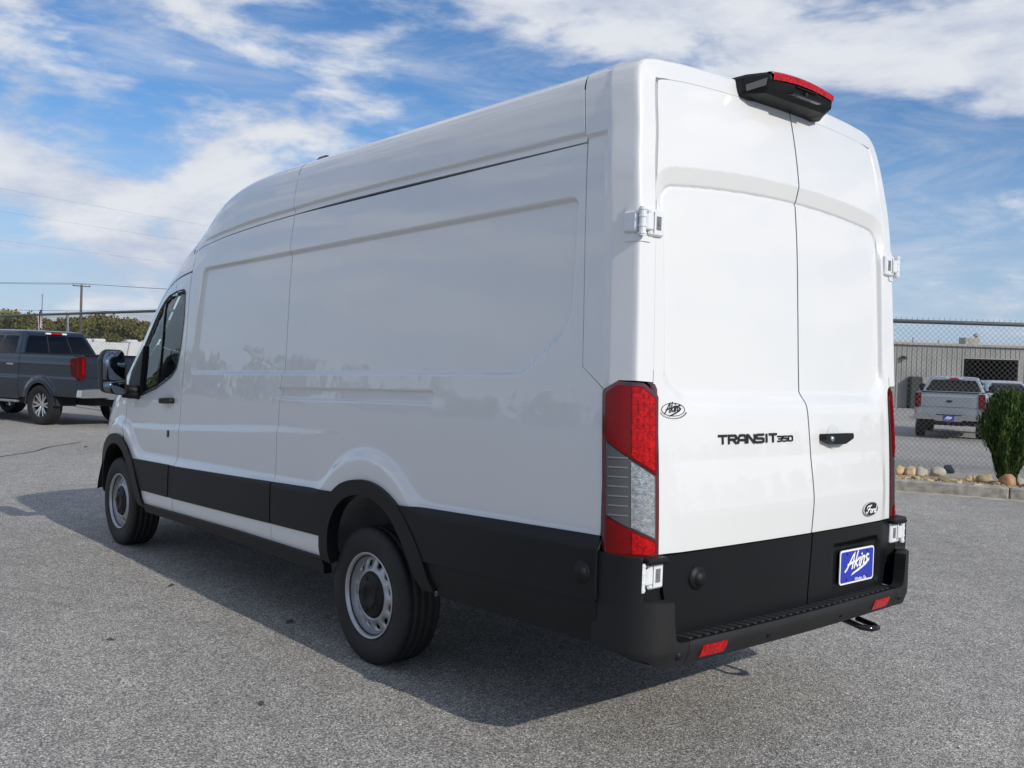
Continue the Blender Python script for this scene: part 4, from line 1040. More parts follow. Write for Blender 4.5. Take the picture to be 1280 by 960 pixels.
mesh_obj('asphalt_lot', V, [[i * ny_ + k, (i + 1) * ny_ + k, (i + 1) * ny_ + k + 1, i * ny_ + k + 1] for i in range(X_.shape[0] - 1) for k in range(ny_ - 1)], ASPH, smooth=True, kind='structure')
CONC = M('kerb_concrete', (.30, .28, .245), .85, noise_amt=.4, noise_scale=9, bump=.4, bump_scale=120)
GUTT = M('gutter_concrete', (.36, .33, .28), .85, noise_amt=.3, noise_scale=6, bump=.3, bump_scale=150)
K0 = np.array([4.28, -9.04]); KD = np.array([-1.45, -.70]); KD /= np.linalg.norm(KD); KN = np.array([-KD[1], KD[0]])      # KN away from the camera?
if KN[1] > 0: KN = -KN
def kp(a_, b_, z): q_ = K0 + KD * a_ + KN * b_; return (float(q_[0]), float(q_[1]), z)
def kbox(a0, a1, b0, b1, z0, z1, bev=0): 
    V, F = box(a0, a1, b0, b1, z0, z1, bev); return [kp(p[0], p[1], p[2]) for p in V], F
KERB = mesh_obj('kerb', *kbox(-8.0, 14, -.22, .004, -.05, .006), GUTT, smooth=False, kind='structure')
joints = [-8.0, -6.2, -4.4, -2.6, -.8, 1.42, 3.2, 5.0, 6.8, 8.6, 10.4, 12.2, 14.0]
for a0, a1 in zip(joints[:-1], joints[1:]): mesh_obj('kerb_stone', *kbox(a0 + .005, a1 - .005, .0, .16, -.05, .15 + random.uniform(-.003, .003), .018), CONC, KERB, smooth=False)
SOIL = M('bed_gravel', (.27, .20, .12), .95, noise_amt=.5, noise_scale=25, bump=.8, bump_scale=60)
bed = [kp(-7.9, .155, .115), kp(13.9, .155, .115)]
far = K0 + KD * 14 + KN * 9
bedv = [kp(-7.9, .155, .118), kp(13.9, .155, .118), kp(13.9, 1.25, .118), kp(-7.9, 1.25, .118), kp(13.9, 1.6, -.02), kp(-7.9, 1.6, -.02)]
mesh_obj('planting_bed', bedv, [[0, 1, 2, 3], [3, 2, 4, 5]], SOIL, smooth=False, kind='structure')
# small gravel in the bed
pv, pf_ = [], []
for k in range(2600):
    a_ = random.uniform(-2.2, 4.6); b_ = random.uniform(.17, .95) ; s_ = random.uniform(.012, .035); c = kp(a_, b_, .118); o = len(pv)
    j = [random.uniform(.7, 1.3) for _ in range(6)]; th = random.uniform(0, 6)
    for dx, dy, dz, q in ((1, 0, 0, 0), (-1, 0, 0, 1), (0, 1, 0, 2), (0, -1, 0, 3), (0, 0, .7, 4)):
        x, y = dx * math.cos(th) - dy * math.sin(th), dx * math.sin(th) + dy * math.cos(th); pv.append((c[0] + x * s_ * j[q], c[1] + y * s_ * j[q], c[2] + dz * s_ * j[q]))
    pf_ += [[o, o + 2, o + 4], [o + 2, o + 1, o + 4], [o + 1, o + 3, o + 4], [o + 3, o, o + 4]]
mesh_obj('bed_pebbles', pv, pf_, M('pebbles', (.36, .27, .17), .9, noise_amt=.6, noise_scale=18), kind='stuff', smooth=False, label='tan gravel pebbles covering the planting bed', cat='gravel')
# rocks
def ico(sub=3):
    import bmesh
    bm = bmesh.new(); bmesh.ops.create_icosphere(bm, subdivisions=sub, radius=1); bm.verts.ensure_lookup_table()
    V = np.array([v.co[:] for v in bm.verts]); F = [[v.index for v in f.verts] for f in bm.faces]; bm.free(); return V, F
IV, IF = ico(3)
def rock(seed, sx, sy, sz):
    r_ = np.random.RandomState(seed); V = IV.copy(); d = np.ones(len(V))
    for k in range(14):
        n_ = r_.normal(size=3); n_ /= np.linalg.norm(n_); c = r_.uniform(.58, .86); h = V @ n_; d = np.where(h * d > c, np.minimum(d, c / np.maximum(h, 1e-3)), d)
    for k in range(6):
        w = r_.normal(size=3) * r_.uniform(1.5, 4); d = d + .035 * np.sin(V @ w + r_.uniform(0, 6))
    V = V * d[:, None] * [sx, sy, sz]; return V, IF
TAN = M('rock_tan', (.46, .34, .20), .85, noise_amt=.35, noise_scale=7, bump=.5, bump_scale=40)
PALE = M('rock_pale', (.40, .37, .31), .85, noise_amt=.3, noise_scale=8, bump=.5, bump_scale=40)
GREY = M('rock_grey', (.13, .135, .14), .85, noise_amt=.3, noise_scale=9, bump=.5, bump_scale=40)
ORNG = M('rock_orange', (.34, .20, .11), .85, noise_amt=.4, noise_scale=6, bump=.5, bump_scale=40)
OLIV = M('rock_olive', (.30, .25, .15), .85, noise_amt=.4, noise_scale=8, bump=.5, bump_scale=40)
def pix(u, v): return Fv + Rv * ((u - 640) / 1204.58) - Uv * ((v - 480) / 1204.58)
def onz(u, v, z): d = pix(u, v); k = (z - CP.z) / d.z; return CP + d * k
def at(u, v, D): return CP + pix(u, v) * D
RG = 'loose rocks lining the kerb of the planting bed'
rocks = [(1124, 593, 17, 14, TAN, 'blocky tan rock at the kerb beside the white van'), (1138, 594, 18, 14, TAN, 'angular tan rock second along the kerb from the van'),
         (1152, 595, 15, 13, PALE, 'pale rounded rock between tan rocks on the kerb bed'), (1171, 595, 23, 15, PALE, 'large pale grey boulder on the gravel bed'),
         (1186, 591, 15, 12, GREY, 'dark grey round rock behind the large pale boulder'), (1211, 601, 10, 8, TAN, 'small yellow tan stone beside the gravel heap'),
         (1219, 600, 9, 7, TAN, 'small tan stone leaning on another near the olive rock'), (1233, 604, 22, 14, OLIV, 'olive brown flat topped rock near the evergreen shrub'),
         (1247, 606, 16, 6, TAN, 'flat tan stone in front of the evergreen shrub'), (1260, 607, 26, 19, ORNG, 'large orange brown boulder at the foot of the shrub'),
         (1277, 608, 14, 13, PALE, 'upright pale slab of rock past the orange boulder'), (1145, 600, 12, 6, OLIV, 'low brown stone at the kerb edge below the pale rock'),
         (1160, 602, 14, 5, TAN, 'flat sandy stone against the kerb below the pale boulder'), (1199, 606, 11, 5, PALE, 'flat pale stone beside the gravel heap'), (1221, 609, 13, 6, PALE, 'low pale stone against the kerb under the olive rock'),
         (1130, 601, 10, 5, OLIV, 'small brown stone against the kerb nearest the van'), (1292, 610, 18, 12, TAN, 'tan rock beyond the upright pale slab'), (1186, 602, 26, 6, OLIV, 'low heap of brown gravel stone in the bed')]
for i, (u, v, w_, h_, mt, lab) in enumerate(rocks):
    p = onz(u, v, .118); D = (p - CP).dot(Fv); k = D / 1204.58; sx = w_ * k / 2 * 1.08; sz = h_ * k * .66
    V, F = rock(i + 3, sx, sx * .8, sz); V[:, 2] = np.maximum(V[:, 2], -sz * .5)
    o = mesh_obj('rock', V, F, mt, label=lab, cat='rock', group=RG); o.location = (p.x, p.y, .118 + sz * .42); o.rotation_euler.z = math.atan2(Rv.y, Rv.x)
# evergreen shrub
bp_ = onz(1259, 601, .118); 
SH = thing('evergreen_shrub', (bp_.x, bp_.y, .10), 'dense dark green upright evergreen shrub behind the orange boulder', 'shrub')
H_ = 1.27
mesh_obj('stem', *tube([(0, 0, 0), (.01, 0, .5), (0, .01, 1.0)], [.05, .035, .015], 8), M('shrub_bark', (.09, .06, .04), .9), SH)
def leafmat(name, cols, sc=1.2):
    m = bpy.data.materials.new(name); m.use_nodes = True; t = m.node_tree; b = t.nodes['Principled BSDF']; tc = t.nodes.new('ShaderNodeTexCoord')
    n1 = t.nodes.new('ShaderNodeTexNoise'); n1.inputs['Scale'].default_value = sc; n1.inputs['Detail'].default_value = 4; t.links.new(tc.outputs['Object'], n1.inputs['Vector'])
    r = t.nodes.new('ShaderNodeValToRGB'); t.links.new(n1.outputs[0], r.inputs[0]); e = r.color_ramp.elements
    e[0].position = .30; e[0].color = (*cols[0], 1); e[1].position = .70; e[1].color = (*cols[-1], 1)
    for i, c in enumerate(cols[1:-1]): q = e.new(.30 + .4 * (i + 1) / (len(cols) - 1)); q.color = (*c, 1)
    t.links.new(r.outputs[0], b.inputs['Base Color']); b.inputs['Roughness'].default_value = .6; b.inputs['Specular IOR Level'].default_value = .3
    return m
lv, lf = [], []
def prof(z): t = z / H_; return (.11 + .23 * ss(t, 0, .62)) * math.sqrt(max(0, 1 - max(0, (t - .68) / .36) ** 2))
for k in range(13000):
    z = random.uniform(.02, H_ * .995); rr_ = prof(z) * random.choice((1, 1, 1, 1.08, .9)); th = random.uniform(0, 6.283); rad = rr_ * math.sqrt(random.uniform(.35, 1)) * (1 + .17 * math.sin(th * 7 + 2.0 * math.sin(z * 3)) + .09 * math.sin(z * 9 + th * 3))
    x, y = rad * math.cos(th), rad * math.sin(th); l = random.uniform(.035, .075) * (1.9 if random.random() < .06 else 1); w_ = random.uniform(.006, .013); a_ = th + random.uniform(-1.2, 1.2); lean = random.uniform(.05, .5)
    o = len(lv); dx, dy = -math.sin(a_) * w_, math.cos(a_) * w_; ox, oy = math.cos(th) * l * lean, math.sin(th) * l * lean
    lv += [(x - dx, y - dy, z), (x + dx, y + dy, z), (x + dx * .6 + ox, y + dy * .6 + oy, z + l), (x - dx * .6 + ox, y - dy * .6 + oy, z + l)]; lf.append([o, o + 1, o + 2, o + 3])
mesh_obj('foliage', lv, lf, leafmat('arborvitae', [(.018, .04, .012), (.04, .08, .016), (.075, .115, .022)], 9), SH, smooth=False, kind='stuff')

# ------------------------------------------------------------------ chain link fence
GALV = M('galvanised_wire', (.13, .135, .135), .5, metal=.4)
RAIL = M('fence_rail', (.10, .115, .115), .5, metal=.3, noise_amt=.1)
FH = 2.50
def fence(name, a_, b_, label, post_r=.035, step=3.0, ph=0.0):
    a_, b_ = np.array(a_, float), np.array(b_, float); L = np.linalg.norm(b_ - a_); d = (b_ - a_) / L; n_ = np.array([-d[1], d[0]])
    T = thing(name, (float(a_[0]), float(a_[1]), 0), label, 'fence')
    P = lambda s_, z, o=0: (float(d[0] * s_ + n_[0] * o), float(d[1] * s_ + n_[1] * o), z)
    mesh_obj('top_rail', *tube([P(0, FH), P(L, FH)], .034, 10), RAIL, T)
    me = None; s_ = ph
    while s_ < L:
        if me is None: o = mesh_obj('post', *cat(tube([(0, 0, -.1), (0, 0, FH - .02)], post_r, 10), tube([(0, 0, FH - .03), (0, 0, FH + .05), (0, 0, FH + .07)], [.045, .045, .01], 10)), M('post_galv', (.50, .51, .50), .45, metal=.4), T); me = o.data
        else: o = bpy.data.objects.new('post', me); COL.objects.link(o); o.parent = T
        o.location = P(s_, 0, -.06); s_ += step
    V = []; F = []; pitch = .088; zl, zh = .06, FH - .02; r_ = .0024
    for sg_ in (1, -1):
        k = -int((zh - zl) / pitch) - 1
        while k * pitch < L + (zh - zl):
            s0 = k * pitch; s1 = s0 + sg_ * (zh - zl); z0, z1 = zl, zh
            lo, hi = 0, 1
            for bnd, up in ((0, False), (L, True)):
                f0, f1 = (s0 - bnd), (s1 - bnd)
                if up: f0, f1 = -f0, -f1
                if f0 < 0 and f1 < 0: lo, hi = 1, 0; break
                if f0 < 0: lo = max(lo, -f0 / (f1 - f0))
                elif f1 < 0: hi = min(hi, f0 / (f0 - f1))
            if hi - lo > .01:
                A = (s0 + (s1 - s0) * lo, z0 + (z1 - z0) * lo); B = (s0 + (s1 - s0) * hi, z0 + (z1 - z0) * hi); o = len(V); q_ = .003 * sg_
                for (s_, z) in (A, B): V += [P(s_ - r_ * 1.2, z, q_ - r_), P(s_ + r_ * 1.2, z, q_ - r_), P(s_, z, q_ + r_ * 1.4)]
                F += [[o, o + 1, o + 4, o + 3], [o + 1, o + 2, o + 5, o + 4], [o + 2, o, o + 3, o + 5]]
            k += 1
    # knuckles along the top
    s_ = 0
    while s_ < L:
        o = len(V); V += [P(s_ - .004, FH + .02), P(s_ + .004, FH + .02), P(s_ + .012, FH + .075), P(s_ + .004, FH + .075)]; F.append([o, o + 1, o + 2, o + 3]); s_ += pitch
    mesh_obj('chain_link_mesh', V, F, GALV, T, smooth=False, kind='stuff')
    return T
fence('chain_link_fence', FC, F2, 'chain link fence standing behind the kerbed planting bed', ph=3.5, step=4.6)
dq = pix(81, 420); tq = None
dl_ = (F0 - FC) / np.linalg.norm(F0 - FC); Aq = np.array([[dq.x, -dl_[0]], [dq.y, -dl_[1]]]); PH2 = float(np.linalg.solve(Aq, FC - np.array([CP.x, CP.y]))[1]) % 9.0
fence('chain_link_fence', FC, F0, 'chain link fence running behind the dark grey pickup', ph=PH2, step=9.0)

# ------------------------------------------------------------------ metal workshop building
wR = np.array([Rv.x, Rv.y]); wR /= np.linalg.norm(wR); wF = np.array([Fv.x, Fv.y]); wF /= np.linalg.norm(wF)
B0 = at(1118, 500, 60); B0 = np.array([B0.x, B0.y])
SHED = thing('metal_workshop', (float(B0[0]), float(B0[1]), 0), 'long grey corrugated metal workshop with a dark open bay', 'building')
yaw_b = R(-3)
bd_ = wR * math.cos(yaw_b) + wF * math.sin(yaw_b); bn = np.array([-bd_[1], bd_[0]]); bn = bn if bn @ wF > 0 else -bn
def bpnt(s_, dpt, z): q_ = bd_ * s_ + bn * dpt; return (float(q_[0]), float(q_[1]), z)
CORR = M('corrugated_steel', (.27, .268, .26), .5, metal=.15, noise_amt=.12, noise_scale=.8)
EH = 3.55
def corr(s0, s1, z0, z1):
    pts = []; p = .305; s_ = s0
    prof_ = [(0, 0), (.06, 0), (.085, -.035), (.125, -.035), (.15, 0), (.215, 0), (.225, -.008), (.245, -.008), (.255, 0)]
    while s_ < s1:
        for a_, d_ in prof_:
            if s_ + a_ <= s1: pts.append((s_ + a_, d_))
        s_ += p
    pts.append((s1, 0)); V = []; F = []
    for a_, d_ in pts: V += [bpnt(a_, d_, z0), bpnt(a_, d_, z1)]
    F = [[2 * i, 2 * i + 2, 2 * i + 3, 2 * i + 1] for i in range(len(pts) - 1)]; return V, F
bx0 = 4.10; bx1 = 7.40; BH = 2.80
for k, (s0, s1, z0, z1) in enumerate(((-22, bx0, -.45, EH), (bx0, bx1, BH, EH), (bx1, 26, -.45, EH))): mesh_obj('wall_sheet', *corr(s0, s1, z0, z1), CORR, SHED, smooth=False)
def bbox_(s0, s1, d0, d1, z0, z1, bev=0): V, F = box(s0, s1, d0, d1, z0, z1, bev); return [bpnt(*p) for p in V], F
TRIM = M('eave_trim', (.30, .29, .27), .5, noise_amt=.1, noise_scale=2)
mesh_obj('eave_gutter', *bbox_(-22.2, 26.2, -.16, .02, EH - .02, EH + .14, .02), TRIM, SHED, smooth=False)
mesh_obj('roof', [bpnt(-22.2, -.1, EH + .12), bpnt(26.2, -.1, EH + .12), bpnt(26.2, 9, EH + .6), bpnt(-22.2, 9, EH + .6), bpnt(26.2, 18, EH + .1), bpnt(-22.2, 18, EH + .1)], [[0, 1, 2, 3], [3, 2, 4, 5]], M('roof_steel', (.55, .55, .54), .45, metal=.2, noise_amt=.1), SHED, smooth=False)
mesh_obj('end_wall', [bpnt(-22, 0, -.45), bpnt(-22, 18, -.45), bpnt(-22, 18, EH), bpnt(-22, 9, EH + .55), bpnt(-22, 0, EH)], [[0, 1, 2, 3, 4]], CORR, SHED, smooth=False)
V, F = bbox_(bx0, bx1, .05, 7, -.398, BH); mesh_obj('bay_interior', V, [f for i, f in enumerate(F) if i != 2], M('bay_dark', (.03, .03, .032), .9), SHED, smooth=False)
for s0 in (bx0 - .08, bx1): mesh_obj('door_jamb', *bbox_(s0, s0 + .08, -.06, .1, -.42, BH + .06), TRIM, SHED, smooth=False)
mesh_obj('door_header', *bbox_(bx0, bx1, -.06, .1, BH, BH + .06), TRIM, SHED, smooth=False)
mesh_obj('roof_unit', *bbox_(4.55, 5.45, 1.0, 2.0, EH + .15, EH + .60, .03), M('hvac_metal', (.33, .32, .28), .6, noise_amt=.2, noise_scale=4), SHED, smooth=False)
mesh_obj('roof_unit', *bbox_(4.8, 5.0, .985, 1.0, EH + .2, EH + .55), TRIM, SHED, smooth=False)
ru = bpnt(5.35, 1.3, 0); mesh_obj('roof_vent', *cat(tube([(ru[0], ru[1], EH + .1), (ru[0], ru[1], EH + .72)], .10, 10), lathe([(EH + .70, .02), (EH + .70, .2), (EH + .86, .14), (EH + .9, .0)], 12, 'z', (ru[0], ru[1], 0))), TRIM, SHED, smooth=False)
for a_, h_ in ((1.4, .5), (3.0, .42)):
    ru = bpnt(a_, 1.2, 0); mesh_obj('roof_pipe', *tube([(ru[0], ru[1], EH + .1), (ru[0], ru[1], EH + h_)], .05, 8), TRIM, SHED)
ru = bpnt(.42, -.2, 2.72); mesh_obj('wall_lamp', *cat(box(ru[0] - .16, ru[0] + .16, ru[1] - .12, ru[1] + .12, ru[2] - .1, ru[2] + .12, .03)), M('lamp_dark', (.05, .05, .05), .5), SHED, smooth=False)
def cabinet(s0, s1, h, mat, lab):
    p = bpnt(s0, -.6, 0); T = thing('utility_cabinet', (float(B0[0] + p[0]), float(B0[1] + p[1]), -.40), lab, 'cabinet')
    def lb(a0, a1, d0, d1, z0, z1, bev=0): V, F = box(a0, a1, d0, d1, z0, z1, bev); return [(float(bd_[0] * a_ + bn[0] * d_), float(bd_[1] * a_ + bn[1] * d_), z) for a_, d_, z in V], F
    w_ = s1 - s0
    mesh_obj('housing', *lb(0, w_, 0, .55, 0, h, .03), mat, T, smooth=False); mesh_obj('door_panel', *lb(.05, w_ - .05, -.012, .0, .12, h - .08, .004), mat, T, smooth=False)
    mesh_obj('handle', *lb(w_ - .14, w_ - .11, -.04, -.01, h * .5, h * .62), TRIM, T, smooth=False)
cabinet(.75, 1.38, 1.98, M('cab_dark', (.02, .022, .024), .6), 'dark tall cabinet against the corrugated workshop wall')
cabinet(1.42, 1.95, 1.95, M('cab_grey', (.25, .25, .24), .6), 'grey utility cabinet beside the dark one at the workshop wall')

# ------------------------------------------------------------------ pickups
def pickup(name, loc, heading, paint, label, plate=False):
    T = thing(name, loc, label, 'pickup truck', rz=heading)
    AX = (1.22, 4.90); RT = .41
    def y_(x, z):
        y = .955 + .03 * ss(z, .5, .75) - .012 * ss(z, .95, 1.0) - .025 * ss(z, 1.22, 1.44)
        y = y * (1 - .16 * ss(x, 5.0, 5.95) ** 1.5)
        for c in AX: y = y + .030 * (1 - ss(np.hypot(x - c, z - .42), .50, .60))
        return y
    def sd(x, z): x = np.asarray(x, float); z = np.asarray(z, float); return np.stack([x, y_(x, z), z], -1)
    def arch(c, up): return [(c + .475 * math.cos(a_), .40 + .50 * math.sin(a_)) for a_ in (np.linspace(math.pi, 0, 17) if up else np.linspace(0, math.pi, 17))]
    def lr(nm, VFN, mat):
        a_ = mesh_obj(nm, VFN[0], VFN[1], mat, T, VFN[2]); fl_ = flipy(*VFN); b_ = mesh_obj(nm, fl_[0], fl_[1], mat, T, fl_[2]); return a_, b_
    s0 = .10
    bedp = [(s0, .60), (.745, .60)] + [p for p in arch(AX[0], True) if p[1] > .6] + [(1.695, .55), (1.93, .53), (1.93, 1.44), (s0, 1.44)]
    lr('bed_side', panel(bedp, sd, .025, -1, .03), paint)
    lr('rear_cab_door', panel([(1.945, .50), (1.945, 1.42), (2.90, 1.42), (2.90, .50)], sd, .06, -1, .03), paint)
    lr('front_cab_door', panel([(2.912, .50), (2.912, 1.42), (3.98, 1.42), (3.98, .50)], sd, .06, -1, .03), paint)
    lr('fender', panel([(3.992, .50), (4.43, .50)] + [p for p in arch(AX[1], True) if p[1] > .5] + [(5.38, .55), (5.85, .62), (5.85, 1.16), (5.2, 1.30), (4.45, 1.40), (3.992, 1.42)], sd, .03, -1, .03), paint)
    for c in AX:
        o = arch(c, True); i_ = [(c + .43 * math.cos(a_), .40 + .455 * math.sin(a_)) for a_ in np.linspace(0, math.pi, 17)]
        lr('arch_trim', panel(o + i_, sd, .05, -1, .05, off=.006), paint)
        V = []; F = []
        for k in range(13):
            a_ = math.pi * k / 12; V += [(c + .49 * math.cos(a_), .96, .40 + .52 * math.sin(a_)), (c + .49 * math.cos(a_), .5, .40 + .52 * math.sin(a_))]
        F = [[2 * k, 2 * k + 1, 2 * k + 3, 2 * k + 2] for k in range(12)] + [[2 * k + 1 for k in range(13)]]
        lr('wheel_house', (np.array(V), F, None), DARK)
    mesh_obj('underbody', *cat(box(.2, 5.7, -.48, .48, .42, .7), box(1.8, 4.35, -.90, .90, .42, .56)), DARK, T, smooth=False)
    mesh_obj('bed_floor', *box(.12, 1.93, -.90, .90, .84, .88), DARK, T, smooth=False)
    mesh_obj('bed_front', *box(1.90, 1.945, -.9, .9, .6, 1.43), paint, T, smooth=False)
    for s in (1, -1):
        mesh_obj('bed_rail', *box(.10, 1.93, s * .905 - .045, s * .905 + .045, 1.415, 1.452, .012), PLAS, T, smooth=False)
        mesh_obj('running_board', *box(2.0, 4.25, min(s * .86, s * 1.0), max(s * .86, s * 1.0), .42, .47, .015), M('board_silver', (.35, .36, .37), .4, metal=.6), T, smooth=False)
    # tailgate
    def tgl(y, z): y = np.asarray(y, float); z = np.asarray(z, float); return np.stack([.085 - .02 * ss(z, .98, 1.0) * (1 - ss(z, 1.30, 1.36)) + .0 * y + .012 * ss(np.abs(y), .6, .8), y, z], -1)
    V, F, N = panel(rnd([(-.80, .68, .03), (.80, .68, .03), (.80, 1.44, .02), (-.80, 1.44, .02)]), tgl, .04, -1, .06, (), ((.96, 1.02, .01), (1.28, 1.38, .012)))
    TG = mesh_obj('tailgate', V, F, paint, T, N)
    mesh_obj('tailgate_cap', *box(.055, .14, -.80, .80, 1.425, 1.455, .012), PLAS, TG, smooth=False)
    mesh_obj('oval_badge', *prism([(.09 * math.cos(a_), 1.165 + .037 * math.sin(a_)) for a_ in np.linspace(0, 2 * math.pi, 24)[:-1]], lambda a_, b_, h: (.062 - h, a_, b_), .012), BLKP, TG, smooth=False)
    for s in (1, -1):
        lp = rnd([(.80, .98, .02), (.93, .93, .02), (.985, 1.02, .02), (.985, 1.40, .03), (.80, 1.40, .02)])
        TLm = mesh_obj('tail_lamp', *(lambda t: t if s > 0 else flipy(np.array(t[0]), t[1])[:2])(cat(prism(lp, lambda a_, b_, h: (.055 + .5 * max(0, a_ - .93) + h, a_, b_), .10), prism(rnd([(.09, .95, .02), (.28, 1.06, .04), (.31, 1.36, .04), (.09, 1.39, .02)]), lambda a_, b_, h: (a_, .945 + h, b_), .034))), M('truck_lamp_red', (.075, .0015, .003), .15, spec=.3), T, smooth=False)
        mesh_obj('lamp_glow_bar', *(lambda t: t if s > 0 else flipy(np.array(t[0]), t[1])[:2])(cat(box(.048, .06, .83, .90, 1.05, 1.36, .006), prism([(.14, 1.28), (.30, 1.31), (.30, 1.25), (.20, 1.23), (.18, 1.05), (.13, 1.03)], lambda a_, b_, h: (a_, .978 + h, b_), .006))), REDL, TLm, smooth=False)
    CH = CHROME
    BMPp = mesh_obj('rear_bumper', *cat(prism(rnd([(-.99, .60, .02), (-.40, .60, .03), (-.34, .56, .03), (.34, .56, .03), (.40, .60, .03), (.99, .60, .02), (.97, .76, .03), (.42, .78, .03), (.36, .735, .02), (-.36, .735, .02), (-.42, .78, .03), (-.97, .76, .03)], 3), lambda a_, b_, h: (-.085 + h + .10 * max(0, abs(a_) - .80), a_, b_), .15)), M('bumper_chrome', (.55, .56, .57), .18, metal=.9), T, smooth=False)
    mesh_obj('bumper_step', *box(-.06, .1, -.36, .36, .735, .76, .01), PLAS, BMPp, smooth=False)
    mesh_obj('hitch', *box(-.13, .1, -.05, .05, .46, .55, .01), DARK, T, smooth=False)
    if plate:
        PLT_ = mesh_obj('licence_plate', *box(-.10, -.088, -.155, .155, .58, .735, .004), PLATEB, T, smooth=False); tr_ = script(0, .655, .2, R(10))
        v, f = cat(ribbon([[tr_(p) for p in s_] for s_ in AK], .016), fill([tr_(p) for p in SW])); mesh_obj('plate_script', [(-.1015, -p[0] * -1, p[1]) for p in v], f, WHT, PLT_, smooth=False)
    # greenhouse
    Bt = [(1.95, .925), (2.0, .935), (4.40, .935), (4.52, .80), (4.60, 0.0)]
    rings = [(1.42, 0), (1.62, .42), (1.80, .80), (1.865, .95), (1.895, 1.0)]
    def gh(t, x, y):                # t 0 belt, 1 roof edge
        xb0, xb1 = 1.95, 4.62; xt0, xt1 = 2.16, 3.62
        u = (x - xb0) / (xb1 - xb0); return ((xb0 + (xt0 - xb0) * t) + u * ((xb1 - xb0) + ((xt1 - xt0) - (xb1 - xb0)) * t), y * (1 - .235 * t))
    outl = rnd([(1.95, -.935, .08), (4.42, -.935, .10), (4.62, -.55, .25), (4.62, .55, .25), (4.42, .935, .10), (1.95, .935, .08)], 5)
    V = []; F = []; m_ = len(outl)
    for z, t in rings: V += [(*gh(t, x, y), z) for x, y in outl]
    for t, z, k in ((1.0, 1.915, .93), (1.0, 1.93, .75), (1.0, 1.937, .3)):
        cx_ = 2.9; V += [((lambda p: (cx_ + (p[0] - cx_) * k, p[1] * k, z))(gh(t, x, y))) for x, y in outl]
    nr = len(rings) + 3
    for i in range(nr - 1): F += [[i * m_ + k, i * m_ + (k + 1) % m_, (i + 1) * m_ + (k + 1) % m_, (i + 1) * m_ + k] for k in range(m_)]
    F.append([(nr - 1) * m_ + k for k in range(m_)])
    CAB = mesh_obj('cab_top', V, F, paint, T)
    zt = lambda z: np.interp(z, [r_[0] for r_ in rings], [r_[1] for r_ in rings])
    def gside(x, z): p = [gh(zt(b_), a_, .935) for a_, b_ in zip(np.atleast_1d(x), np.atleast_1d(z))]; return np.array([(q_[0], q_[1] + .003, b_) for q_, b_ in zip(p, np.atleast_1d(z))])
    for (xa, xb_) in ((2.14, 2.86), (2.92, 4.22)):
        pl_ = rnd([(xa, 1.435, .03), (xb_, 1.435, .03), (xb_ - (.02 if xb_ < 3 else .18), 1.80, .06), (xa + .02, 1.80, .05)]); lr('side_window', panel(pl_, gside, .12, -1, .006, off=.003), PRIV)
        lr('window_backing', panel(pl_, gside, .12, -1, .0, off=.001), DGL)
    def grear(y, z): p = [gh(zt(b_), 1.95, a_) for a_, b_ in zip(np.atleast_1d(y), np.atleast_1d(z))]; return np.array([(q_[0] - .003, q_[1], b_) for q_, b_ in zip(p, np.atleast_1d(z))])
    rw = rnd([(-.84, 1.45, .05), (.84, 1.45, .05), (.80, 1.815, .06), (-.80, 1.815, .06)])
    RW = mesh_obj('rear_window', *panel(rw, grear, .12, -1, .004, off=.004)[:2], DGL, T)
    for yy in (-.28, .28): mesh_obj('window_divider', *panel([(yy - .012, 1.46), (yy + .012, 1.46), (yy + .012, 1.80), (yy - .012, 1.80)], grear, .2, -1, .004, off=.008)[:2], DARK, RW)
    def gfront(y, z): p = [gh(zt(b_), 4.62, a_) for a_, b_ in zip(np.atleast_1d(y), np.atleast_1d(z))]; return np.array([(q_[0] + .003, q_[1], b_) for q_, b_ in zip(p, np.atleast_1d(z))])
    mesh_obj('windscreen', *panel(rnd([(-.80, 1.44, .05), (.80, 1.44, .05), (.74, 1.82, .05), (-.74, 1.82, .05)]), gfront, .12, 1, .004, off=.004)[:2], DGL, T)
    mesh_obj('high_brake_lamp', *box(2.10, 2.17, -.13, .13, 1.845, 1.885, .008), REDB, T, smooth=False)
    for s in (1, -1): mesh_obj('cargo_lamp', *box(2.10, 2.17, s * .19 - .055, s * .19 + .055, 1.845, 1.882, .008), WHT, T, smooth=False)
    for s in (1, -1): mesh_obj('corner_post', *box(.09, .24, min(s * .79, s * .95), max(s * .79, s * .95), .60, 1.44, .02), paint, T, smooth=False)
    # bonnet and nose
    V = []; F = []
    xs_ = np.linspace(4.50, 5.86, 9); ys_ = np.linspace(-1, 1, 13)
    for x in xs_:
        zt_ = np.interp(x, [4.45, 5.2, 5.85], [1.40, 1.30, 1.16]); w_ = float(y_(np.array(x), np.array(1.2))) - .02
        for v in ys_: V.append((x + .08 * (1 - v * v) * (x > 5.6), v * w_, zt_ + .055 * (1 - v ** 4)))
    F = [[i * 13 + k, i * 13 + k + 1, (i + 1) * 13 + k + 1, (i + 1) * 13 + k] for i in range(8) for k in range(12)]
    mesh_obj('bonnet', V, F, paint, T)
    mesh_obj('grille', *box(5.84, 5.97, -.60, .60, .80, 1.20, .05), M('grille_grey', (.06, .06, .065), .4, metal=.5), T, smooth=False)
    for k in range(3): mesh_obj('grille_bar', *box(5.96, 6.0, -.56, .56, .86 + k * .12, .90 + k * .12, .01), CHROME, T, smooth=False)
    for s in (1, -1): mesh_obj('headlamp', *box(5.74, 5.94, min(s * .60, s * .83), max(s * .60, s * .83), .88, 1.16, .04), CLRL, T, smooth=False)
    mesh_obj('front_bumper', *box(5.76, 6.06, -.86, .86, .50, .76, .06), M('bumper_chrome', (.5, .5, .5), .2, metal=.9), T, smooth=False)
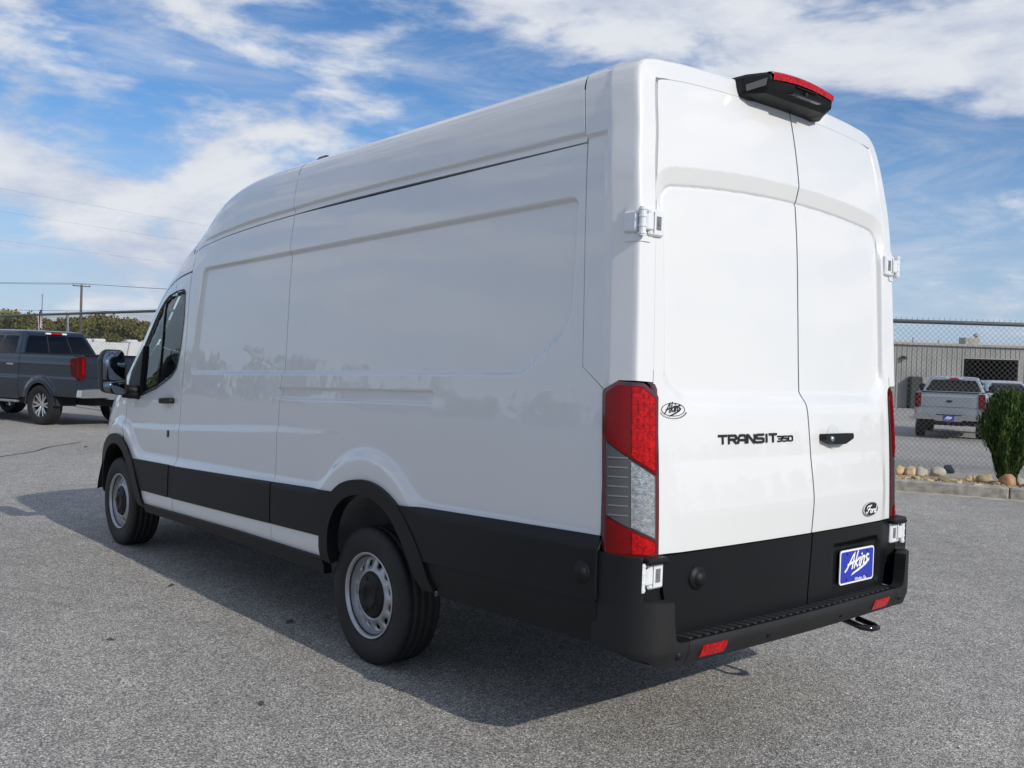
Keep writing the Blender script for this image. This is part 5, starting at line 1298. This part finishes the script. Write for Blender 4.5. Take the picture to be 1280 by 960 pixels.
    for s in (1, -1):
        mesh_obj('wing_mirror', *cat(box(3.95, 4.08, min(s * .98, s * 1.18), max(s * .98, s * 1.18), 1.42, 1.66, .035), box(3.98, 4.06, min(s * .88, s * 1.0), max(s * .88, s * 1.0), 1.42, 1.48, .01)), PLAS, T, smooth=False)
        for x in (2.10, 3.06): mesh_obj('door_handle', *box(x, x + .22, min(s * .965, s * 1.0), max(s * .965, s * 1.0), 1.19, 1.225, .01), CHROME, T, smooth=False)
    # wheels
    for x in AX:
        for s in (1, -1):
            fx = (lambda vf: vf) if s > 0 else (lambda vf: flipy(np.array(vf[0]), vf[1])[:2])
            parts = [lathe([(.105, .262), (.11, .255), (.098, .245), (.05, .24), (-.09, .25)], 40), lathe([(.075, .0), (.078, .05), (.07, .07), (.03, .075)], 20)]
            for k in range(6):
                for da in (-.16, .16):
                    a0 = 2 * math.pi * k / 6 + da * .5; a1 = 2 * math.pi * k / 6 + da * 1.25; q_ = []
                    for r_, aa, ww, yy in ((.05, a0, .020, .072), (.248, a1, .017, .095)):
                        for w_ in (-ww, ww): q_.append((r_ * math.cos(aa) - w_ * math.sin(aa), yy, r_ * math.sin(aa) + w_ * math.cos(aa)))
                    V = q_ + [(p[0], p[1] - .03, p[2]) for p in q_]; parts.append((V, [[0, 1, 3, 2], [0, 2, 6, 4], [1, 5, 7, 3], [2, 3, 7, 6]]))
            w = mesh_obj('wheel', *fx(cat(*parts)), M('alloy', (.62, .63, .65), .2, metal=.9), T, smooth=False); w.location = (x, s * .865, RT - .005)
            mesh_obj('tyre', *fx(tyre_mesh(RT, .275, .255, 48, False)), RUB, w); mesh_obj('brake_disc', *fx(lathe([(.02, .0), (.02, .19), (-.02, .19)], 24)), DARK, w)
    return T
DGREY = M('dark_grey_metallic', (.012, .022, .038), .26, metal=.3, coat=.7, coat_rough=.03)
SILV = M('silver_metallic', (.33, .36, .39), .35, metal=.5, coat=1, coat_rough=.04)
LSILV = M('pale_silver_metallic', (.48, .50, .52), .35, metal=.4, coat=1, coat_rough=.04)
h1 = R(20); f1 = Vector((math.cos(h1), math.sin(h1), 0)); l1 = Vector((-f1.y, f1.x, 0))
w1 = onz(49, 531, 0) - l1 * .98 - f1 * 1.22
pickup('pickup_truck', w1, h1, DGREY, 'dark grey pickup parked with its tail beside the chain link fence')
def place(u, v, turn, D=None):
    p = onz(u, v, -.40); d = Vector((p.x - CP.x, p.y - CP.y, 0)).normalized(); a_ = math.atan2(d.y, d.x) + turn; return p, a_
p2, h2 = place(1185, 549, R(-3)); f2 = Vector((math.cos(h2), math.sin(h2), 0))
pickup('pickup_truck', p2 - f2 * .2, h2, SILV, 'silver grey pickup with blue plate seen tail first through the fence', True).scale = (1.05, 1.05, 1.05)
p3, h3 = place(1273, 534, R(180 + 16)); f3 = Vector((math.cos(h3), math.sin(h3), 0))
pickup('pickup_truck', p3 - f3 * 5.8, h3, LSILV, 'pale silver pickup facing the fence, half hidden by the evergreen shrub')

# ------------------------------------------------------------------ beyond the left fence: campers, trees, poles
CW = M('camper_white', (.66, .67, .68), .45, noise_amt=.08, noise_scale=2)
cams = [(92, 62, 'white camper trailer with a raised roof cooler beyond the fence'), (112, 66, 'white camper trailer with two roof vents beyond the fence'), (134, 60, 'white camper trailer with a grey stripe behind the van mirror'),
        (158, 63, 'white camper trailer beyond the fence next to the van windscreen'), (184, 68, 'white camper trailer seen past the van front pillar'), (212, 62, 'white camper trailer seen through the van cab'), (66, 72, 'white camper trailer far behind the dark pickup cab')]
for i, (u, D, lab) in enumerate(cams):
    p = at(u, 470, D); rz = R(-15 + 97 + random.uniform(-6, 6)); hh = 2.35 + random.uniform(-.1, .15)
    T = thing('camper_trailer', (p.x, p.y, -.40), lab, 'trailer', 'white camper trailers parked beyond the fence', rz)
    mesh_obj('body', *prism(rnd([(-2.9, .55, .1), (2.7, .55, .3), (3.0, 1.2, .3), (2.8, hh, .2), (-2.9, hh, .15)], 4), lambda a_, b_, h: (a_, -1.1 + h, b_), 2.2), CW, T, smooth=False)
    for k in range(3): mesh_obj('window', *box(-2.2 + k * 1.7, -1.3 + k * 1.7, -1.108, 1.108, 1.25, 1.65, .01), PLASG, T, smooth=False)
    mesh_obj('stripe', *box(-2.85, 2.7, -1.104, 1.104, .95, 1.02), M('stripe_grey', (.2, .22, .25), .5), T, smooth=False)
    mesh_obj('roof_cooler', *box(-.6 + i % 3 * .4, .1 + i % 3 * .4, -.35, .35, hh - .01, hh + .22, .06), CW, T, smooth=False)
    mesh_obj('roof_vent', *box(1.4, 1.8, -.2, .2, hh - .01, hh + .10, .03), CW, T, smooth=False)
    for x in (-.5, .35):
        for s in (1, -1): w = mesh_obj('wheel', *lathe([(-.1, .12), (-.1, .30), (-.08, .34), (.08, .34), (.1, .30), (.1, .12)], 16), RUB, T); w.location = (x, s * .95, .34)
    mesh_obj('tow_bar', *tube([(2.6, .5, .5), (3.9, 0, .5), (2.6, -.5, .5)], .04, 6), DARK, T)
# woodland ring
TREE = leafmat('autumn_wood', [(.06, .09, .022), (.10, .125, .03), (.15, .15, .035), (.15, .12, .04), (.08, .11, .026)], .055)
lv, lf, tv_, tf_ = [], [], [], []
def tree_at(x, y, h, n, q):
    w = h * random.uniform(.36, .5); cl = [(random.gauss(0, w * .45), random.gauss(0, w * .45), h * random.uniform(.35, .92), h * random.uniform(.10, .2)) for _ in range(10)]
    for k in range(n):
        c = random.choice(cl); d = np.random.RandomState(random.randrange(1 << 30)).normal(size=3) if False else (random.gauss(0, 1), random.gauss(0, 1), random.gauss(0, 1))
        l = math.sqrt(d[0] ** 2 + d[1] ** 2 + d[2] ** 2) + 1e-6; r_ = c[3] * random.uniform(.5, 1.05)
        px_, py_, pz_ = x + c[0] + d[0] / l * r_, y + c[1] + d[1] / l * r_, max(.1, c[2] + d[2] / l * r_ * .9)
        a_ = random.uniform(0, 6.28); b_ = random.uniform(-.9, .9); s_ = q * random.uniform(.6, 1.3); ux, uy = math.cos(a_) * s_, math.sin(a_) * s_; vx, vy, vz = -math.sin(a_) * s_ * math.sin(b_), math.cos(a_) * s_ * math.sin(b_), s_ * math.cos(b_)
        o = len(lv); lv.extend([(px_ - ux, py_ - uy, pz_), (px_ + vx * .8, py_ + vy * .8, pz_ + vz * .8), (px_ + ux, py_ + uy, pz_ + .2 * s_), (px_ - vx, py_ - vy, pz_ - vz)]); lf.append([o, o + 1, o + 2, o + 3])
    for k in range(n // 6):
        a_ = random.uniform(0, 6.28); r_ = w * random.uniform(.1, .8); s_ = q * 1.2; px_, py_, pz_ = x + r_ * math.cos(a_), y + r_ * math.sin(a_), random.uniform(.2, h * .4)
        o = len(lv); lv.extend([(px_ - s_, py_, pz_ - s_), (px_ + s_, py_ + .3, pz_ - s_), (px_ + s_, py_ - .2, pz_ + s_), (px_ - s_, py_, pz_ + s_)]); lf.append([o, o + 1, o + 2, o + 3])
for u in np.arange(-60, 330, 3.2):
    D = random.uniform(135, 165); p = at(u, 430, D); tree_at(p.x, p.y, (6.3 + .5 * math.sin(u * .05 + 1) + random.uniform(-.6, .5)) * D / 150, 900, .19)
for k in range(300):
    a_ = math.atan2(-.65, .76) + R(38) + R(284) * k / 300 + random.uniform(-.02, .02); D = random.uniform(150, 190); x, y = CP.x + D * math.cos(a_), CP.y + D * math.sin(a_)
    tree_at(x, y, random.uniform(5.2, 7.2), 150, .5)
for u in np.arange(1080, 1140, 8):
    p = at(u, 430, 110); tree_at(p.x, p.y, random.uniform(4.4, 5.4), 500, .16)
mesh_obj('woodland', lv, lf, TREE, smooth=False, kind='stuff', label='belt of green and rust coloured autumn trees beyond the lots', cat='trees')
# utility pole, wires, flag
WOOD = M('pole_wood', (.10, .085, .07), .85, noise_amt=.2, noise_scale=3)
pp = at(102, 356, 88)
UP = thing('utility_pole', (pp.x, pp.y, 0), 'wooden utility pole with a crossarm standing in front of the trees', 'pole')
mesh_obj('post', *tube([(0, 0, -.6), (0, 0, pp.z)], [.15, .10], 10), WOOD, UP)
rr2 = Vector((Rv.x, Rv.y, 0)).normalized(); ff2 = Vector((Fv.x, Fv.y, 0)).normalized(); ad = (rr2 * .82 + ff2 * .57)
mesh_obj('crossarm', *tube([tuple(-ad * .75 + Vector((0, 0, pp.z - .12))), tuple(ad * .75 + Vector((0, 0, pp.z - .12)))], .05, 6), WOOD, UP)
for k in (-.7, .0, .7): mesh_obj('insulator', *tube([tuple(ad * k + Vector((0, 0, pp.z - .1))), tuple(ad * k + Vector((0, 0, pp.z + .12)))], [.04, .05], 8), M('insulator_grey', (.25, .25, .26), .4), UP)
WIRE = M('cable_black', (.03, .03, .032), .6)
def wire(a_, b_, sag, r_, lab, cat_='wire'):
    a_, b_ = Vector(a_), Vector(b_); pts = [tuple(a_.lerp(b_, t) - Vector((0, 0, sag * 4 * t * (1 - t)))) for t in np.linspace(0, 1, 25)]
    mesh_obj('power_line', *tube(pts, r_, 5), WIRE, label=lab, cat=cat_, group='power lines over the left lot')
for k, nm in ((-.7, 'first'), (.7, 'second')):
    e = pp + ad * k + Vector((0, 0, .1)); 
    wire(tuple(e - rr2 * 45 + Vector((0, 0, .0))), tuple(e), .35, .016, '%s power line reaching the wooden pole from beyond the pickup, on its crossarm' % ('near' if k < 0 else 'far')); wire(tuple(e), tuple(e + rr2 * 60), .5, .016, '%s power line leaving the wooden pole towards the van windscreen' % ('near' if k < 0 else 'far'))
a_ = at(-40, 386.5, 70); b_ = at(240, 389, 70); wire(a_, b_, .05, .014, 'low cable crossing in front of the tree tops')
for (v0, v1, D, lab) in ((232, 281, 55, 'high power line slanting down towards the van roof, topmost'), (262, 300, 58, 'high power line slanting down towards the van roof, middle one'), (300, 325, 60, 'high power line slanting down towards the van roof, lowest')):
    a_ = at(-60, v0 - 8, D); b_ = at(420, v1 + 28, D * 1.25); wire(a_, b_, .1, .0035, lab)
fp = at(53, 369, 60)
FPo = thing('flagpole', (fp.x, fp.y, 0), 'thin metal flagpole rising behind the dark pickup', 'flagpole')
mesh_obj('pole', *tube([(0, 0, -.45), (0, 0, fp.z)], [.05, .025], 10), M('pole_metal', (.25, .26, .28), .4, metal=.6), FPo); mesh_obj('finial', *lathe([(fp.z - .02, 0), (fp.z, .05), (fp.z + .06, .06), (fp.z + .1, 0)], 10, 'z'), CHROME, FPo)
zt_ = at(53, 386, 60).z; zb_ = at(53, 414, 60).z
FL = thing('flag', (fp.x, fp.y, 0), 'striped red white and blue flag drooping from the flagpole', 'flag')
n_ = 14; cols_ = [M('flag_red', (.45, .03, .04), .8), M('flag_white', (.75, .75, .75), .8)]
def fpt(a_, b_):                     # a along drooped fly, b from top
    w_ = .34; x = w_ * (a_ * .75 + .08 * math.sin(a_ * 9 + b_ * 4)) * (1 - .35 * b_ + .25 * a_ * b_); dpt = .10 * math.sin(a_ * 14) ; z = zt_ - (zt_ - zb_) * (b_ * .8 + .2 * a_)
    q_ = -rr2 * x + ff2 * dpt; return (q_.x, q_.y, z)
for k in range(13):
    V = []; F = []
    for i in range(n_ + 1): V += [fpt(k / 13, i / n_), fpt((k + 1) / 13, i / n_)]
    F = [[2 * i, 2 * i + 1, 2 * i + 3, 2 * i + 2] for i in range(n_)]
    mesh_obj('stripe', V, F, cols_[k % 2], FL)
V = []
for i in range(6): V += [tuple(Vector(fpt(k / 6 * .55, i / 6 * .4)) - ff2 * .03) for k in range(6)]
mesh_obj('canton', V, [[i * 6 + k, i * 6 + k + 1, i * 6 + 7 + k, i * 6 + 6 + k] for i in range(5) for k in range(5)], M('flag_blue', (.03, .05, .2), .8), FL)
# tar seam and fallen leaves on the lot
pa, pb = onz(-20, 576, 0), onz(96, 553, 0)
sp_ = [pa.lerp(pb, t) + Vector((0, .06 * math.sin(t * 11), 0)) for t in np.linspace(0, 1, 20)]; V = []
for q_ in sp_: V += [(q_.x - .0, q_.y - .022, .004), (q_.x, q_.y + .022, .004)]
mesh_obj('tar_seam', V, [[2 * i, 2 * i + 1, 2 * i + 3, 2 * i + 2] for i in range(19)], M('tar', (.03, .03, .03), .6), smooth=False, kind='structure')
LEAF = M('dry_leaf', (.085, .07, .05), .8, noise_amt=.3, noise_scale=30)
for i, (u, v, s_, lab) in enumerate(((214, 733, .035, 'curled dry leaf lying in the van shadow near the front wheel'), (362, 778, .045, 'curled dry leaf on the shadow edge ahead of the rear wheel'), (138, 801, .032, 'dry leaf lying out on the sunlit asphalt'),
                                     (107, 559, .06, 'dark scrap lying on the asphalt near the dark pickup'), (327, 881, .03, 'tiny brown leaf on the bare asphalt'), (1182, 558, .12, 'dark scrap lying behind the silver grey pickup'))):
    p = onz(u, v, -.35 if u > 1100 else 0); a_ = random.uniform(0, 6); V = []; F = []
    for k in range(7):
        t = k / 6 * 2 - 1; w_ = .38 * (1 - t * t) + .02; V += [(s_ * t, -s_ * w_, .005 * (1 + math.cos(t * 5)) + .004), (s_ * t, 0, .004 + .003 * (1 + math.cos(t * 5))), (s_ * t, s_ * w_, .005 * (1 + math.sin(t * 4)) + .004)]
    F = [[3 * k + j, 3 * k + j + 1, 3 * k + 4 + j, 3 * k + 3 + j] for k in range(6) for j in (0, 1)]
    o = mesh_obj('fallen_leaf', V, F, LEAF, label=lab, cat='leaf' if 'leaf' in lab else 'litter', group='litter on the asphalt'); o.location = (p.x, p.y, .002 + float(gz(p.x, p.y))); o.rotation_euler.z = a_
